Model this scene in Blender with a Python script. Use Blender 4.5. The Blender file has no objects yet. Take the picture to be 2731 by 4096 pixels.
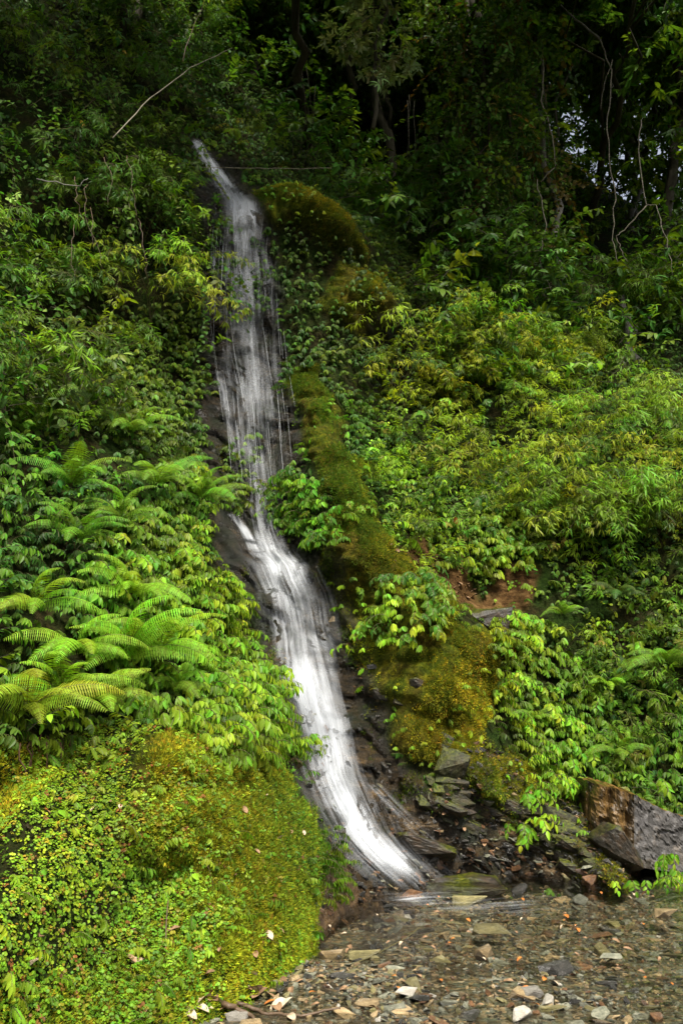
import bpy, bmesh, math, random
import numpy as np
from mathutils import Vector, Matrix, Euler

RNG = np.random.default_rng(7)
random.seed(7)
scene = bpy.context.scene
COL = scene.collection

# ------------------------------------------------------------------ camera
W0, H0, FPX, PITCH, CAMZ = 682.0, 1024.0, 852.0, math.radians(12.0), 1.5
cam_data = bpy.data.cameras.new('camera')
cam = bpy.data.objects.new('camera', cam_data)
COL.objects.link(cam)
cam.location = (0, 0, CAMZ)
cam.rotation_euler = (math.pi / 2 + PITCH, 0, 0)
cam_data.sensor_fit = 'VERTICAL'
cam_data.sensor_height = 36.0
cam_data.lens = 36.0 * FPX / H0
cam_data.clip_end = 400
scene.camera = cam

# ------------------------------------------------------------------ sky and sun
SUN_EL, SUN_AZ = math.radians(58), math.radians(160)      # azimuth measured from +Y clockwise
world = bpy.data.worlds.new('World')
scene.world = world
world.use_nodes = True
nt = world.node_tree
nt.nodes.clear()
sky = nt.nodes.new('ShaderNodeTexSky')
sky.sky_type = 'NISHITA'
sky.sun_disc = False
sky.sun_elevation = SUN_EL
sky.sun_rotation = SUN_AZ
sky.air_density = 1.0
sky.dust_density = 4.0
sky.ozone_density = 0.6
bgn = nt.nodes.new('ShaderNodeBackground')
bgn.inputs['Strength'].default_value = 0.12
out = nt.nodes.new('ShaderNodeOutputWorld')
hsw = nt.nodes.new('ShaderNodeHueSaturation')
hsw.inputs['Saturation'].default_value = 0.45          # thin bright cloud over the blue
nt.links.new(sky.outputs[0], hsw.inputs['Color'])
nt.links.new(hsw.outputs[0], bgn.inputs[0])
nt.links.new(bgn.outputs[0], out.inputs[0])
sun_data = bpy.data.lights.new('sun', 'SUN')
sun_data.energy = 4.2
sun_data.angle = math.radians(12)
sun_data.color = (1.0, 0.95, 0.86)
sun = bpy.data.objects.new('sun', sun_data)
COL.objects.link(sun)
sdir = Vector((math.sin(SUN_AZ) * math.cos(SUN_EL), math.cos(SUN_AZ) * math.cos(SUN_EL), math.sin(SUN_EL)))
sun.rotation_euler = sdir.to_track_quat('Z', 'Y').to_euler()

vs = scene.view_settings
scene.display_settings.display_device = 'sRGB'
vs.view_transform = 'Standard'
vs.look = 'None'
vs.exposure = 1.06
vs.gamma = 1.0
vs.use_curve_mapping = False
cy = scene.cycles
cy.max_bounces = 6
cy.diffuse_bounces = 2
cy.glossy_bounces = 2
cy.transmission_bounces = 4
cy.transparent_max_bounces = 24
cy.caustics_reflective = False
cy.caustics_refractive = False
cy.use_denoising = True

# ------------------------------------------------------------------ numeric helpers
def _hash(ix, iy, iz, seed):
    h = (ix * 374761393 + iy * 668265263 + iz * 2147483647 + seed * 974634777) & 0xffffffff
    h = ((h ^ (h >> 13)) * 1274126177) & 0xffffffff
    h = ((h ^ (h >> 16)) * 2246822519) & 0xffffffff
    return ((h ^ (h >> 15)) & 0xffff) / 65535.0

def vnoise(x, y, z=0.0, seed=0):
    x, y, z = np.broadcast_arrays(np.asarray(x, float), np.asarray(y, float), np.asarray(z, float))
    x0, y0, z0 = np.floor(x), np.floor(y), np.floor(z)
    fx, fy, fz = x - x0, y - y0, z - z0
    fx, fy, fz = [f * f * (3 - 2 * f) for f in (fx, fy, fz)]
    ix, iy, iz = x0.astype(np.int64), y0.astype(np.int64), z0.astype(np.int64)
    r = 0
    for a in (0, 1):
        for b in (0, 1):
            for c in (0, 1):
                w = (fx if a else 1 - fx) * (fy if b else 1 - fy) * (fz if c else 1 - fz)
                r = r + w * _hash(ix + a, iy + b, iz + c, seed)
    return r * 2 - 1

def fbm(x, y, z=0.0, oct=4, seed=0, gain=0.5):
    s, a = 0, 1.0
    for o in range(oct):
        f = 2.03 ** o
        s = s + a * vnoise(np.asarray(x) * f, np.asarray(y) * f, np.asarray(z) * f, seed + o * 17)
        a *= gain
    return s

def ray(px, py):
    dx = (np.asarray(px, float) - W0 / 2) / FPX
    dy = (H0 / 2 - np.asarray(py, float)) / FPX
    y = math.cos(PITCH) - dy * math.sin(PITCH)
    z = math.sin(PITCH) + dy * math.cos(PITCH)
    return dx / y, z / y                     # per unit of world y

def proj(x, y, z):
    z = z - CAMZ
    f = y * math.cos(PITCH) + z * math.sin(PITCH)
    u = -y * math.sin(PITCH) + z * math.cos(PITCH)
    f = np.maximum(f, 0.05)
    return W0 / 2 + x / f * FPX, H0 / 2 - u / f * FPX

# ------------------------------------------------------------------ the lie of the land: y = Y(x, z)
CTRL = [  # photo column, row, distance
 (-150,1060,2.7),(0,1010,3.6),(110,1020,4.0),(220,1010,4.45),(280,985,5.0),(330,935,6.0),(385,905,7.0),
 (-150,880,3.9),(0,880,4.5),(150,880,5.1),(250,860,5.6),(300,840,6.15),(325,860,6.5),(335,880,6.6),
 (-150,740,4.3),(0,740,5.0),(100,740,5.4),(200,740,6.0),(270,740,6.5),(296,730,7.0),
 (-150,600,4.7),(0,600,5.4),(100,600,6.0),(180,600,6.7),(225,620,7.2),(238,640,7.7),(285,690,7.0),
 (-150,450,5.6),(0,450,6.5),(100,450,7.2),(180,470,7.8),(195,480,8.6),
 (-150,250,7.0),(0,250,8.0),(100,280,8.6),(195,300,9.3),(205,330,9.7),
 (-150,60,8.5),(0,60,9.4),(100,100,9.8),(170,130,10.4),
 # channel
 (190,140,11.0),(215,180,10.6),(245,205,10.3),(250,260,10.15),(250,330,9.9),(245,400,9.6),(240,450,9.3),(250,490,8.9),
 (235,530,8.4),(270,560,8.5),(290,620,8.2),(310,680,8.0),(335,740,7.7),(350,790,7.4),(380,850,7.2),(400,878,7.1),
 # right bank
 (262,178,10.7),(300,200,10.6),(350,235,10.6),(300,300,9.9),(310,400,9.4),(330,470,8.9),(340,510,8.9),(320,545,8.6),
 (400,300,10.9),(400,350,10.4),(390,450,9.9),(400,520,9.5),(370,575,8.5),(430,575,9.1),(500,560,9.4),
 (400,640,8.2),(450,660,8.4),(410,740,7.7),(470,740,8.1),(440,800,7.6),(480,850,7.5),(540,868,7.7),(560,800,8.3),
 (600,860,7.8),(682,872,7.8),(682,780,8.3),(600,700,8.9),(682,640,8.8),(800,700,8.6),(800,880,7.6),(950,880,7.4),(950,640,8.6),
 (500,450,10.4),(600,500,9.9),(682,500,9.6),(800,480,9.6),
 (480,370,11.3),(560,350,11.8),(620,380,11.5),(682,390,11.2),(800,380,11.4),(950,380,11.4),
 # hill behind
 (230,120,12.0),(300,140,13.5),(300,40,16.0),(400,230,14.5),(450,270,14.5),(400,100,18.0),(400,-80,24.0),
 (550,260,15.5),(550,120,21.0),(640,300,15.5),(640,180,22.0),(640,60,30.0),(800,300,15.0),(800,120,26.0),(550,-60,32.0),
 (200,40,12.5),(200,-120,15.0),(60,-100,11.5),(-150,-120,10.5),(950,250,18.0),(950,60,32),(720,-60,40.0),
]
ctrl = np.array(CTRL, float)
rx, rz = ray(ctrl[:, 0], ctrl[:, 1])
cx, cyy, cz = rx * ctrl[:, 2], ctrl[:, 2], CAMZ + rz * ctrl[:, 2]
# below the ground the slope just runs on
extra = []
for k in range(len(cx)):
    if cz[k] < 0.35:
        extra.append((cx[k], cyy[k] - 0.35, cz[k] - 0.5))
ex = np.array(extra)
cx = np.concatenate([cx, ex[:, 0]]); cyy = np.concatenate([cyy, ex[:, 1]]); cz = np.concatenate([cz, ex[:, 2]])
NC = len(cx)
def _kern(d): return np.sqrt(d * d + 0.02)
D = np.hypot(cx[:, None] - cx[None], cz[:, None] - cz[None])
A = np.zeros((NC + 3, NC + 3))
A[:NC, :NC] = _kern(D) - np.eye(NC) * 0.06
A[:NC, NC] = 1; A[:NC, NC + 1] = cx; A[:NC, NC + 2] = cz
A[NC:, :NC] = A[:NC, NC:].T
SOL = np.linalg.solve(A, np.concatenate([cyy, np.zeros(3)]))

def spaced(lo, a, b, hi, step, grow):
    mid = list(np.arange(a, b, step))
    s, v = step, b
    while v < hi:
        mid.append(v); s *= grow; v += s
    s, v = step, a
    low = []
    while True:
        s *= grow; v -= s
        if v < lo: break
        low.append(v)
    return np.array(low[::-1] + mid)
GX = spaced(-9, -3.4, 3.8, 22, 0.028, 1.05)
GZ = spaced(-0.6, -0.4, 5.6, 34, 0.026, 1.016)
XX, ZZ = np.meshgrid(GX, GZ)
def rbf(x, z):
    sh = x.shape; x = x.ravel(); z = z.ravel()
    r = SOL[NC] + SOL[NC + 1] * x + SOL[NC + 2] * z
    for k in range(NC):
        r = r + SOL[k] * _kern(np.hypot(x - cx[k], z - cz[k]))
    return r.reshape(sh)
YY = rbf(XX, ZZ)

def inpoly(px, py, poly):
    px = np.asarray(px); py = np.asarray(py)
    r = np.zeros(px.shape, bool)
    n = len(poly)
    j = n - 1
    for i in range(n):
        xi, yi = poly[i]; xj, yj = poly[j]
        if yi != yj:
            c = ((yi > py) != (yj > py)) & (px < (xj - xi) * (py - yi) / (yj - yi) + xi)
            r ^= c
        j = i
    return r

POLY = dict(
 rock=[(180,128),(205,138),(262,185),(285,330),(297,420),(300,520),(335,560),(352,600),(372,650),(378,720),(400,765),
       (440,795),(500,855),(560,885),(420,905),(380,935),(330,945),(300,860),(320,840),(300,740),(265,660),(240,610),(222,540),(190,480),(196,400),(200,300),(204,220)],
 rock_right=[(430,770),(480,740),(520,790),(600,810),(690,860),(690,890),(560,885),(470,860)],
 cliff=[(370,310),(395,330),(395,390),(378,400),(362,350)],
 soil=[(395,545),(470,560),(480,600),(510,560),(540,560),(525,615),(470,620),(430,590)],
 moss_top=[(252,182),(300,186),(352,228),(362,262),(330,262),(300,235),(268,222)],
 moss_mid=[(322,285),(375,272),(402,312),(398,330),(365,335),(330,320)],
 moss_column=[(290,370),(322,372),(337,402),(346,500),(325,505),(298,455)],
 moss_orange=[(340,468),(362,475),(368,545),(346,535)],
 moss_low=[(312,535),(350,525),(382,535),(400,556),(445,575),(450,640),(505,600),(520,640),(485,665),(480,720),(470,775),(400,762),(372,700),(358,640),(330,580)],
 moss_left=[(170,735),(250,745),(300,765),(318,850),(322,960),(260,945),(150,830)],
 moss_base=[(455,765),(520,770),(600,835),(640,870),(560,868),(500,820)],
 cover_left=[(-200,745),(60,745),(120,720),(200,725),(300,750),(322,860),(322,985),(240,1005),(150,1100),(-200,1100)],
 nettle_left=[(150,470),(192,470),(212,560),(232,600),(238,650),(290,690),(302,745),(250,760),(180,735),(120,700),(70,620),(90,520)],
 nettle_dark=[(90,330),(190,300),(204,420),(196,480),(150,470),(110,440)],
 nettle_fall=[(268,470),(330,490),(355,515),(340,545),(290,545),(262,510)],
 nettle_wall=[(265,300),(300,240),(350,255),(375,300),(385,400),(345,470),(335,400),(320,370),(285,380)],
 nettle_bush=[(372,580),(420,576),(445,620),(430,648),(385,640)],
 nettle_top=[(462,510),(520,500),(530,560),(490,575),(462,560)],
 nettle_right=[(482,620),(560,620),(600,700),(600,770),(560,800),(520,800),(510,760),(482,690)],
 nettle_right_low=[(550,740),(690,740),(690,850),(600,800),(560,800)],
 bamboo_right=[(385,345),(480,335),(580,345),(640,400),(700,470),(700,580),(600,560),(500,510),(420,480),(390,430)],
 mixed_right=[(500,500),(700,400),(1100,380),(1100,900),(600,800),(590,700),(540,600),(400,545),(345,545),(350,470),(390,430)],
 water_clear=[(172,118),(205,122),(228,175),(232,225),(205,240),(190,185)],
 apron=[(316,850),(345,866),(380,892),(410,915),(385,945),(330,960),(305,930)],
 left_edge=[(280,725),(315,735),(338,800),(345,900),(322,900),(305,800)],
 water_top=[(185,135),(207,140),(262,200),(280,340),(284,420),(282,520),(300,560),(330,600),(352,680),(375,770),(420,880),(380,905),(330,850),(290,700),(262,600),(232,530),(235,440),(210,380),(210,220)],
)
PX, PY = proj(XX, YY, ZZ)
def mask(name, amp=10, px=None, py=None, x=None, z=None):
    px = PX if px is None else px; py = PY if py is None else py
    x = XX if x is None else x; z = ZZ if z is None else z
    jx = amp * fbm(x * 2.2, z * 2.2, 3.1, 3, 31); jy = amp * fbm(x * 2.2, z * 2.2, 9.7, 3, 77)
    return inpoly(px + jx, py + jy, POLY[name])
def smooth(a, n=2):
    a = a.astype(float)
    for _ in range(n):
        a = (np.roll(a, 1, 0) + np.roll(a, -1, 0) + np.roll(a, 1, 1) + np.roll(a, -1, 1) + a * 2) / 6
    return a
m_rock = smooth(mask('rock', 8) | mask('rock_right', 8) | mask('cliff', 5), 3)
m_soil = np.maximum(smooth(mask('soil', 10), 3), .55 * smooth(mask('apron', 6), 3))
m_moss = np.zeros_like(XX)
for n_ in ('moss_top', 'moss_mid', 'moss_column', 'moss_orange', 'moss_low', 'moss_left', 'moss_base'):
    m_moss = np.maximum(m_moss, smooth(mask(n_, 17), 3))
# big bulges and hollows (towards the camera = smaller y)
def bulge(px, py, r, h, stretch=1.0):
    k = np.argmin((PX - px) ** 2 + (PY - py) ** 2)
    x0, z0 = XX.ravel()[k], ZZ.ravel()[k]
    return h * np.exp(-((XX - x0) ** 2 + ((ZZ - z0) / stretch) ** 2) / (2 * r * r))
for a in [(322,440,.22,.38,2.6),(300,215,.3,.3),(345,238,.28,.35),(365,300,.3,.35),(390,318,.25,.3),(352,500,.14,.28,2),(350,555,.28,.3),(375,560,.2,.2),
          (330,505,.22,.25),(410,600,.25,.3),(440,630,.25,.25),(430,690,.3,.35),(470,640,.22,.2),(470,760,.25,.25),(545,840,.25,.2),(585,860,.3,.3),
          (215,500,.15,.2),(230,540,.15,.25,1.4),(200,760,.3,.2),(255,800,.3,.2),(300,870,.22,.18),(190,735,.2,.15),(130,850,.4,.15)]:
    YY = YY - bulge(*a)
for a in [(385,370,.2,.45,1.6),(445,400,.25,.5),(490,470,.3,.4),(485,600,.2,.2),(250,640,.16,.35,1.6),(235,590,.12,.3),(90,735,.25,.35),(450,720,.15,.15),(60,300,.6,.9),(150,230,.4,.6)]:
    YY = YY + bulge(*a)
# relief: soft lumps everywhere, tilted strata on rock, cushions on moss
YY = YY + 0.10 * fbm(XX * 0.9, ZZ * 0.9, 0, 4, 1)
ca, sa = math.cos(math.radians(-38)), math.sin(math.radians(-38))
U_ = XX * ca + ZZ * sa; V_ = -XX * sa + ZZ * ca
vv = V_ * 4.0 + 2.0 * fbm(XX * 1.4, ZZ * 1.4, 0, 3, 5)
st = vv - np.floor(vv)
vv2 = V_ * 17 + 1.6 * fbm(XX * 2.5, ZZ * 2.5, 0, 3, 8)
st2 = vv2 - np.floor(vv2)
blk = vnoise(U_ * 3.0, np.floor(vv) * 3.7, 0, 12)
YY = YY + m_rock * (0.08 * (st ** 2.2) + 0.018 * st2 ** 2 + 0.04 * blk + 0.035 * fbm(U_ * 3, V_ * 9, 0, 6, 21, .6) + 0.12 * fbm(XX * 2.3, ZZ * 1.5, 0, 3, 25))
YY = YY - m_moss * (0.16 * np.abs(vnoise(XX * 3.1, ZZ * 2.6, 0, 40)) + 0.08 * np.abs(vnoise(XX * 7, ZZ * 7, 0, 41)) + 0.03 * np.abs(vnoise(XX * 16, ZZ * 16, 0, 42)))
YY = YY - smooth(mask('cover_left', 8), 3) * (0.26 * np.abs(vnoise(XX * 1.9, ZZ * 2.2, 0, 47)) + 0.10 * np.abs(vnoise(XX * 4.5, ZZ * 4.5, 0, 49)) + 0.05 * np.abs(vnoise(XX * 7, ZZ * 7, 0, 48)))
YY = YY + (1 - m_rock) * 0.02 * fbm(XX * 12, ZZ * 12, 0, 3, 60)
YY = np.maximum(YY, 1.2)

def YS(x, z, arr=None):
    arr = YY if arr is None else arr
    i = np.clip(np.searchsorted(GX, x) - 1, 0, len(GX) - 2); j = np.clip(np.searchsorted(GZ, z) - 1, 0, len(GZ) - 2)
    fx = np.clip((x - GX[i]) / (GX[i + 1] - GX[i]), 0, 1); fz = np.clip((z - GZ[j]) / (GZ[j + 1] - GZ[j]), 0, 1)
    return (arr[j, i] * (1 - fx) * (1 - fz) + arr[j, i + 1] * fx * (1 - fz) + arr[j + 1, i] * (1 - fx) * fz + arr[j + 1, i + 1] * fx * fz)
GYZ, GYX = np.gradient(smooth(YY, 6), GZ, GX)
def normal(x, z):
    a = YS(x, z, GYX); b = YS(x, z, GYZ)
    n = np.stack([a, -np.ones_like(a), b], -1)
    return n / np.linalg.norm(n, axis=-1, keepdims=True)
def at(px, py, yy=None):
    """where the sight line of a photo pixel meets the hillside"""
    px = np.atleast_1d(np.asarray(px, float)); py = np.atleast_1d(np.asarray(py, float))
    a, b = ray(px, py)
    best = np.full(px.shape, np.nan)
    prev = None
    for y in np.arange(2.5, 45, 0.04):
        f = y - YS(a * y, CAMZ + b * y)
        hit = (f > 0) & np.isnan(best)
        best[hit] = y
        if not np.isnan(best).any(): break
    best = np.where(np.isnan(best), 30, best)
    return np.stack([a * best, best, CAMZ + b * best], -1)
def pix(px, py, y):
    a, b = ray(px, py)
    return Vector((float(a) * y, y, CAMZ + float(b) * y))

# ------------------------------------------------------------------ materials
def new_mat(name):
    m = bpy.data.materials.new(name); m.use_nodes = True
    m.node_tree.nodes.clear()
    return m, m.node_tree
def N(nt, t, **kw):
    n = nt.nodes.new(t)
    for k, v in kw.items():
        if k.startswith('i_'): n.inputs[int(k[2:])].default_value = v
        else: setattr(n, k, v)
    return n
def ramp(nt, fac, stops):
    r = nt.nodes.new('ShaderNodeValToRGB')
    el = r.color_ramp.elements
    while len(el) < len(stops): el.new(0.5)
    for e, (p, c) in zip(el, stops):
        e.position = p; e.color = (*c, 1) if len(c) == 3 else c
    nt.links.new(fac, r.inputs[0]); return r.outputs[0]
def mixc(nt, f, a, b, mode='MIX'):
    n = nt.nodes.new('ShaderNodeMix'); n.data_type = 'RGBA'; n.blend_type = mode
    for s, v in ((n.inputs[0], f), (n.inputs[6], a), (n.inputs[7], b)):
        if isinstance(v, (int, float)): s.default_value = v
        elif isinstance(v, tuple): s.default_value = (*v, 1)
        else: nt.links.new(v, s)
    return n.outputs[2]
def math_(nt, op, a, b=None, clamp=False):
    n = nt.nodes.new('ShaderNodeMath'); n.operation = op; n.use_clamp = clamp
    for s, v in zip(n.inputs, (a, b)):
        if v is None: continue
        if isinstance(v, (int, float)): s.default_value = v
        else: nt.links.new(v, s)
    return n.outputs[0]
def noise(nt, vec, scale, detail=4, rough=0.55):
    n = nt.nodes.new('ShaderNodeTexNoise')
    n.inputs['Scale'].default_value = scale; n.inputs['Detail'].default_value = detail; n.inputs['Roughness'].default_value = rough
    if vec is not None: nt.links.new(vec, n.inputs['Vector'])
    return n.outputs['Fac']

def leaf_material(name, base=None, source='inst', rough=0.45, trans=0.38, spec=0.16, veins=True):
    m, nt = new_mat(name)
    L = nt.links
    if source == 'inst':
        a = N(nt, 'ShaderNodeAttribute', attribute_type='INSTANCER', attribute_name='col'); col = a.outputs['Color']
    elif source == 'obj':
        a = N(nt, 'ShaderNodeObjectInfo'); col = a.outputs['Color']
    else:
        rgb = N(nt, 'ShaderNodeRGB'); rgb.outputs[0].default_value = (*base, 1); col = rgb.outputs[0]
    geo = N(nt, 'ShaderNodeNewGeometry')
    # each leaf of a spray its own tone
    rnd = geo.outputs['Random Per Island']
    hs = N(nt, 'ShaderNodeHueSaturation')
    L.new(col, hs.inputs['Color'])
    L.new(math_(nt, 'ADD', math_(nt, 'MULTIPLY', rnd, 0.035), 0.4825), hs.inputs['Hue'])
    L.new(math_(nt, 'ADD', math_(nt, 'MULTIPLY', rnd, 0.7), 0.62), hs.inputs['Value'])
    hs.inputs['Saturation'].default_value = 0.97
    col = hs.outputs[0]
    # blemishes
    tc = N(nt, 'ShaderNodeTexCoord')
    nz = noise(nt, tc.outputs['Object'], 55, 3)
    col = mixc(nt, math_(nt, 'MULTIPLY', ramp(nt, nz, [(0.60, (0, 0, 0)), (0.74, (1, 1, 1))]), 0.35), col, (0.16, 0.12, 0.02))
    if veins:
        sep = N(nt, 'ShaderNodeSeparateXYZ'); L.new(tc.outputs['UV'], sep.inputs[0])
        d = math_(nt, 'ABSOLUTE', math_(nt, 'SUBTRACT', sep.outputs[0], 0.5))
        mid = math_(nt, 'LESS_THAN', d, 0.035)
        w = math_(nt, 'FRACT', math_(nt, 'MULTIPLY', math_(nt, 'SUBTRACT', sep.outputs[1], math_(nt, 'MULTIPLY', d, 0.5)), 6.0))
        side = math_(nt, 'MULTIPLY', math_(nt, 'LESS_THAN', w, 0.13), 0.45)
        v = math_(nt, 'MAXIMUM', mid, side)
        col = mixc(nt, math_(nt, 'MULTIPLY', v, 0.45), col, mixc(nt, 1.0, col, (1.9, 1.7, 1.5), 'MULTIPLY'))
    p = N(nt, 'ShaderNodeBsdfPrincipled')
    L.new(col, p.inputs['Base Color'])
    p.inputs['Roughness'].default_value = rough
    p.inputs['Specular IOR Level'].default_value = spec
    t = N(nt, 'ShaderNodeBsdfTranslucent')
    L.new(mixc(nt, 1.0, col, (1.35, 1.25, 0.5), 'MULTIPLY'), t.inputs[0])
    mx = N(nt, 'ShaderNodeMixShader'); mx.inputs[0].default_value = trans
    L.new(p.outputs[0], mx.inputs[1]); L.new(t.outputs[0], mx.inputs[2])
    o = N(nt, 'ShaderNodeOutputMaterial'); L.new(mx.outputs[0], o.inputs[0])
    return m
M_LEAF = leaf_material('leaf_green')
M_LEAF_OBJ = leaf_material('leaf_green_plant', source='obj')
M_GRASSY = leaf_material('bamboo_leaf', veins=False, trans=0.45, spec=.18)
M_GRASSY_OBJ = leaf_material('bamboo_leaf_plant', source='obj', veins=False, trans=0.45, spec=.18)
M_MOSS = leaf_material('moss_blade', veins=False, trans=0.25, rough=0.8, spec=0.15)

def plain(name, c1, c2, rough=0.8, scale=8, bump=0.3, spec=0.3, src='Object', detail=6):
    m, nt = new_mat(name); L = nt.links
    tc = N(nt, 'ShaderNodeTexCoord')
    nz = noise(nt, tc.outputs[src], scale, detail, 0.65)
    p = N(nt, 'ShaderNodeBsdfPrincipled')
    L.new(ramp(nt, nz, [(0.3, c1), (0.7, c2)]), p.inputs['Base Color'])
    p.inputs['Roughness'].default_value = rough; p.inputs['Specular IOR Level'].default_value = spec
    b = N(nt, 'ShaderNodeBump'); b.inputs['Strength'].default_value = bump; b.inputs['Distance'].default_value = 0.02
    L.new(noise(nt, tc.outputs[src], scale * 4, 5), b.inputs['Height']); L.new(b.outputs[0], p.inputs['Normal'])
    o = N(nt, 'ShaderNodeOutputMaterial'); L.new(p.outputs[0], o.inputs[0])
    return m
M_BARK = plain('dark_mossy_bark', (0.022, 0.017, 0.011), (0.06, 0.055, 0.03), 0.9, 6)
M_BARK_GREY = plain('grey_lichen_bark', (0.05, 0.045, 0.035), (0.2, 0.19, 0.16), 0.9, 7)
M_VINE = plain('pale_liana_bark', (0.07, 0.06, 0.04), (0.24, 0.21, 0.15), 0.8, 12)
M_STEM = plain('brown_green_stem', (0.05, 0.05, 0.015), (0.10, 0.08, 0.03), 0.7, 20)
M_STICK = plain('wet_stick', (0.04, 0.025, 0.015), (0.14, 0.09, 0.05), 0.5, 14)
M_DEAD = plain('dead_leaf', (0.10, 0.055, 0.025), (0.28, 0.17, 0.09), 0.7, 14)
M_DEAD_PALE = plain('pale_dead_leaf', (0.28, 0.2, 0.12), (0.5, 0.4, 0.28), 0.7, 14)
M_ORANGE = plain('orange_leaf', (0.25, 0.07, 0.015), (0.42, 0.17, 0.03), 0.55, 14)
M_YELLOW = plain('yellow_leaf', (0.55, 0.33, 0.03), (0.65, 0.48, 0.08), 0.5, 14)
M_ROOT = plain('hanging_root', (0.05, 0.025, 0.012), (0.11, 0.06, 0.03), 0.9, 14)

# hillside: soil, wet rock, moss by painted weights
def hillside_material():
    m, nt = new_mat('hillside'); L = nt.links
    geo = N(nt, 'ShaderNodeNewGeometry'); P = geo.outputs['Position']
    at_ = N(nt, 'ShaderNodeAttribute', attribute_name='zone')
    sep = N(nt, 'ShaderNodeSeparateColor'); L.new(at_.outputs['Color'], sep.inputs[0])
    n1 = noise(nt, P, 3.0, 8, 0.6); n2 = noise(nt, P, 18, 6, 0.65)
    mp = N(nt, 'ShaderNodeMapping'); mp.inputs['Rotation'].default_value = (0, math.radians(-38), 0); mp.inputs['Scale'].default_value = (2.2, 3, 8)
    L.new(P, mp.inputs[0])
    ns = noise(nt, mp.outputs[0], 1.6, 8, 0.65)
    soil = ramp(nt, n2, [(0.3, (0.008, 0.009, 0.003)), (0.55, (0.022, 0.02, 0.006)), (0.75, (0.05, 0.035, 0.012))])
    rock = ramp(nt, ns, [(0.25, (0.010, 0.009, 0.007)), (0.47, (0.028, 0.022, 0.014)), (0.58, (0.06, 0.04, 0.02)), (0.66, (0.13, 0.085, 0.04)), (0.78, (0.25, 0.19, 0.11))])
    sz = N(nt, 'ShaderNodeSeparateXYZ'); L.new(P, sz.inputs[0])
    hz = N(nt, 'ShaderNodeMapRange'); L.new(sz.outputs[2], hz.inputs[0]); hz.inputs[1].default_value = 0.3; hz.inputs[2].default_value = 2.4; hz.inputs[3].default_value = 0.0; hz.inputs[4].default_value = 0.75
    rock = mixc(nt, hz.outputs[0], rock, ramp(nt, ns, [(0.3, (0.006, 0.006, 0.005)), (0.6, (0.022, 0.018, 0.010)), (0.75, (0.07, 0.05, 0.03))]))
    rock = mixc(nt, ramp(nt, n1, [(0.47, (0, 0, 0)), (0.62, (1, 1, 1))]), rock, (0.012, 0.015, 0.006))
    moss = mixc(nt, ramp(nt, n1, [(0.42, (0, 0, 0)), (0.58, (1, 1, 1))]), ramp(nt, n2, [(0.25, (0.010, 0.016, 0.002)), (0.5, (0.045, 0.06, 0.004)), (0.75, (0.14, 0.14, 0.006))]), ramp(nt, n2, [(0.25, (0.016, 0.014, 0.003)), (0.5, (0.06, 0.05, 0.006)), (0.75, (0.16, 0.13, 0.01))]))
    green = ramp(nt, n2, [(0.35, (0.006, 0.012, 0.002)), (0.7, (0.025, 0.05, 0.006))])
    c = mixc(nt, ramp(nt, n1, [(0.4, (0, 0, 0)), (0.6, (1, 1, 1))]), soil, green)
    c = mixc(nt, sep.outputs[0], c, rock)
    c = mixc(nt, sep.outputs[1], c, moss)
    c = mixc(nt, math_(nt, 'MULTIPLY', sep.outputs[2], 0.85), c, ramp(nt, math_(nt, 'ADD', math_(nt, 'MULTIPLY', n2, 0.5), math_(nt, 'MULTIPLY', ns, 0.5)), [(0.36, (0.025, 0.013, 0.006)), (0.5, (0.10, 0.05, 0.018)), (0.64, (0.22, 0.13, 0.05))]))
    p = N(nt, 'ShaderNodeBsdfPrincipled'); L.new(c, p.inputs['Base Color'])
    L.new(math_(nt, 'ADD', math_(nt, 'MULTIPLY', sep.outputs[0], 0.22), 0.06), p.inputs['Specular IOR Level'])
    L.new(mixc(nt, math_(nt, 'MULTIPLY', sep.outputs[0], math_(nt, 'SUBTRACT', 1.0, sep.outputs[1])), (0.9, 0.9, 0.9), ramp(nt, n1, [(0.35, (0.16,) * 3), (0.65, (0.45,) * 3)])), p.inputs['Roughness'])
    b = N(nt, 'ShaderNodeBump'); b.inputs['Strength'].default_value = 1.0; b.inputs['Distance'].default_value = 0.045
    h = math_(nt, 'ADD', noise(nt, P, 38, 8, 0.72), math_(nt, 'MULTIPLY', ns, 1.2))
    L.new(h, b.inputs['Height']); L.new(b.outputs[0], p.inputs['Normal'])
    o = N(nt, 'ShaderNodeOutputMaterial'); L.new(p.outputs[0], o.inputs[0])
    return m

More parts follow.
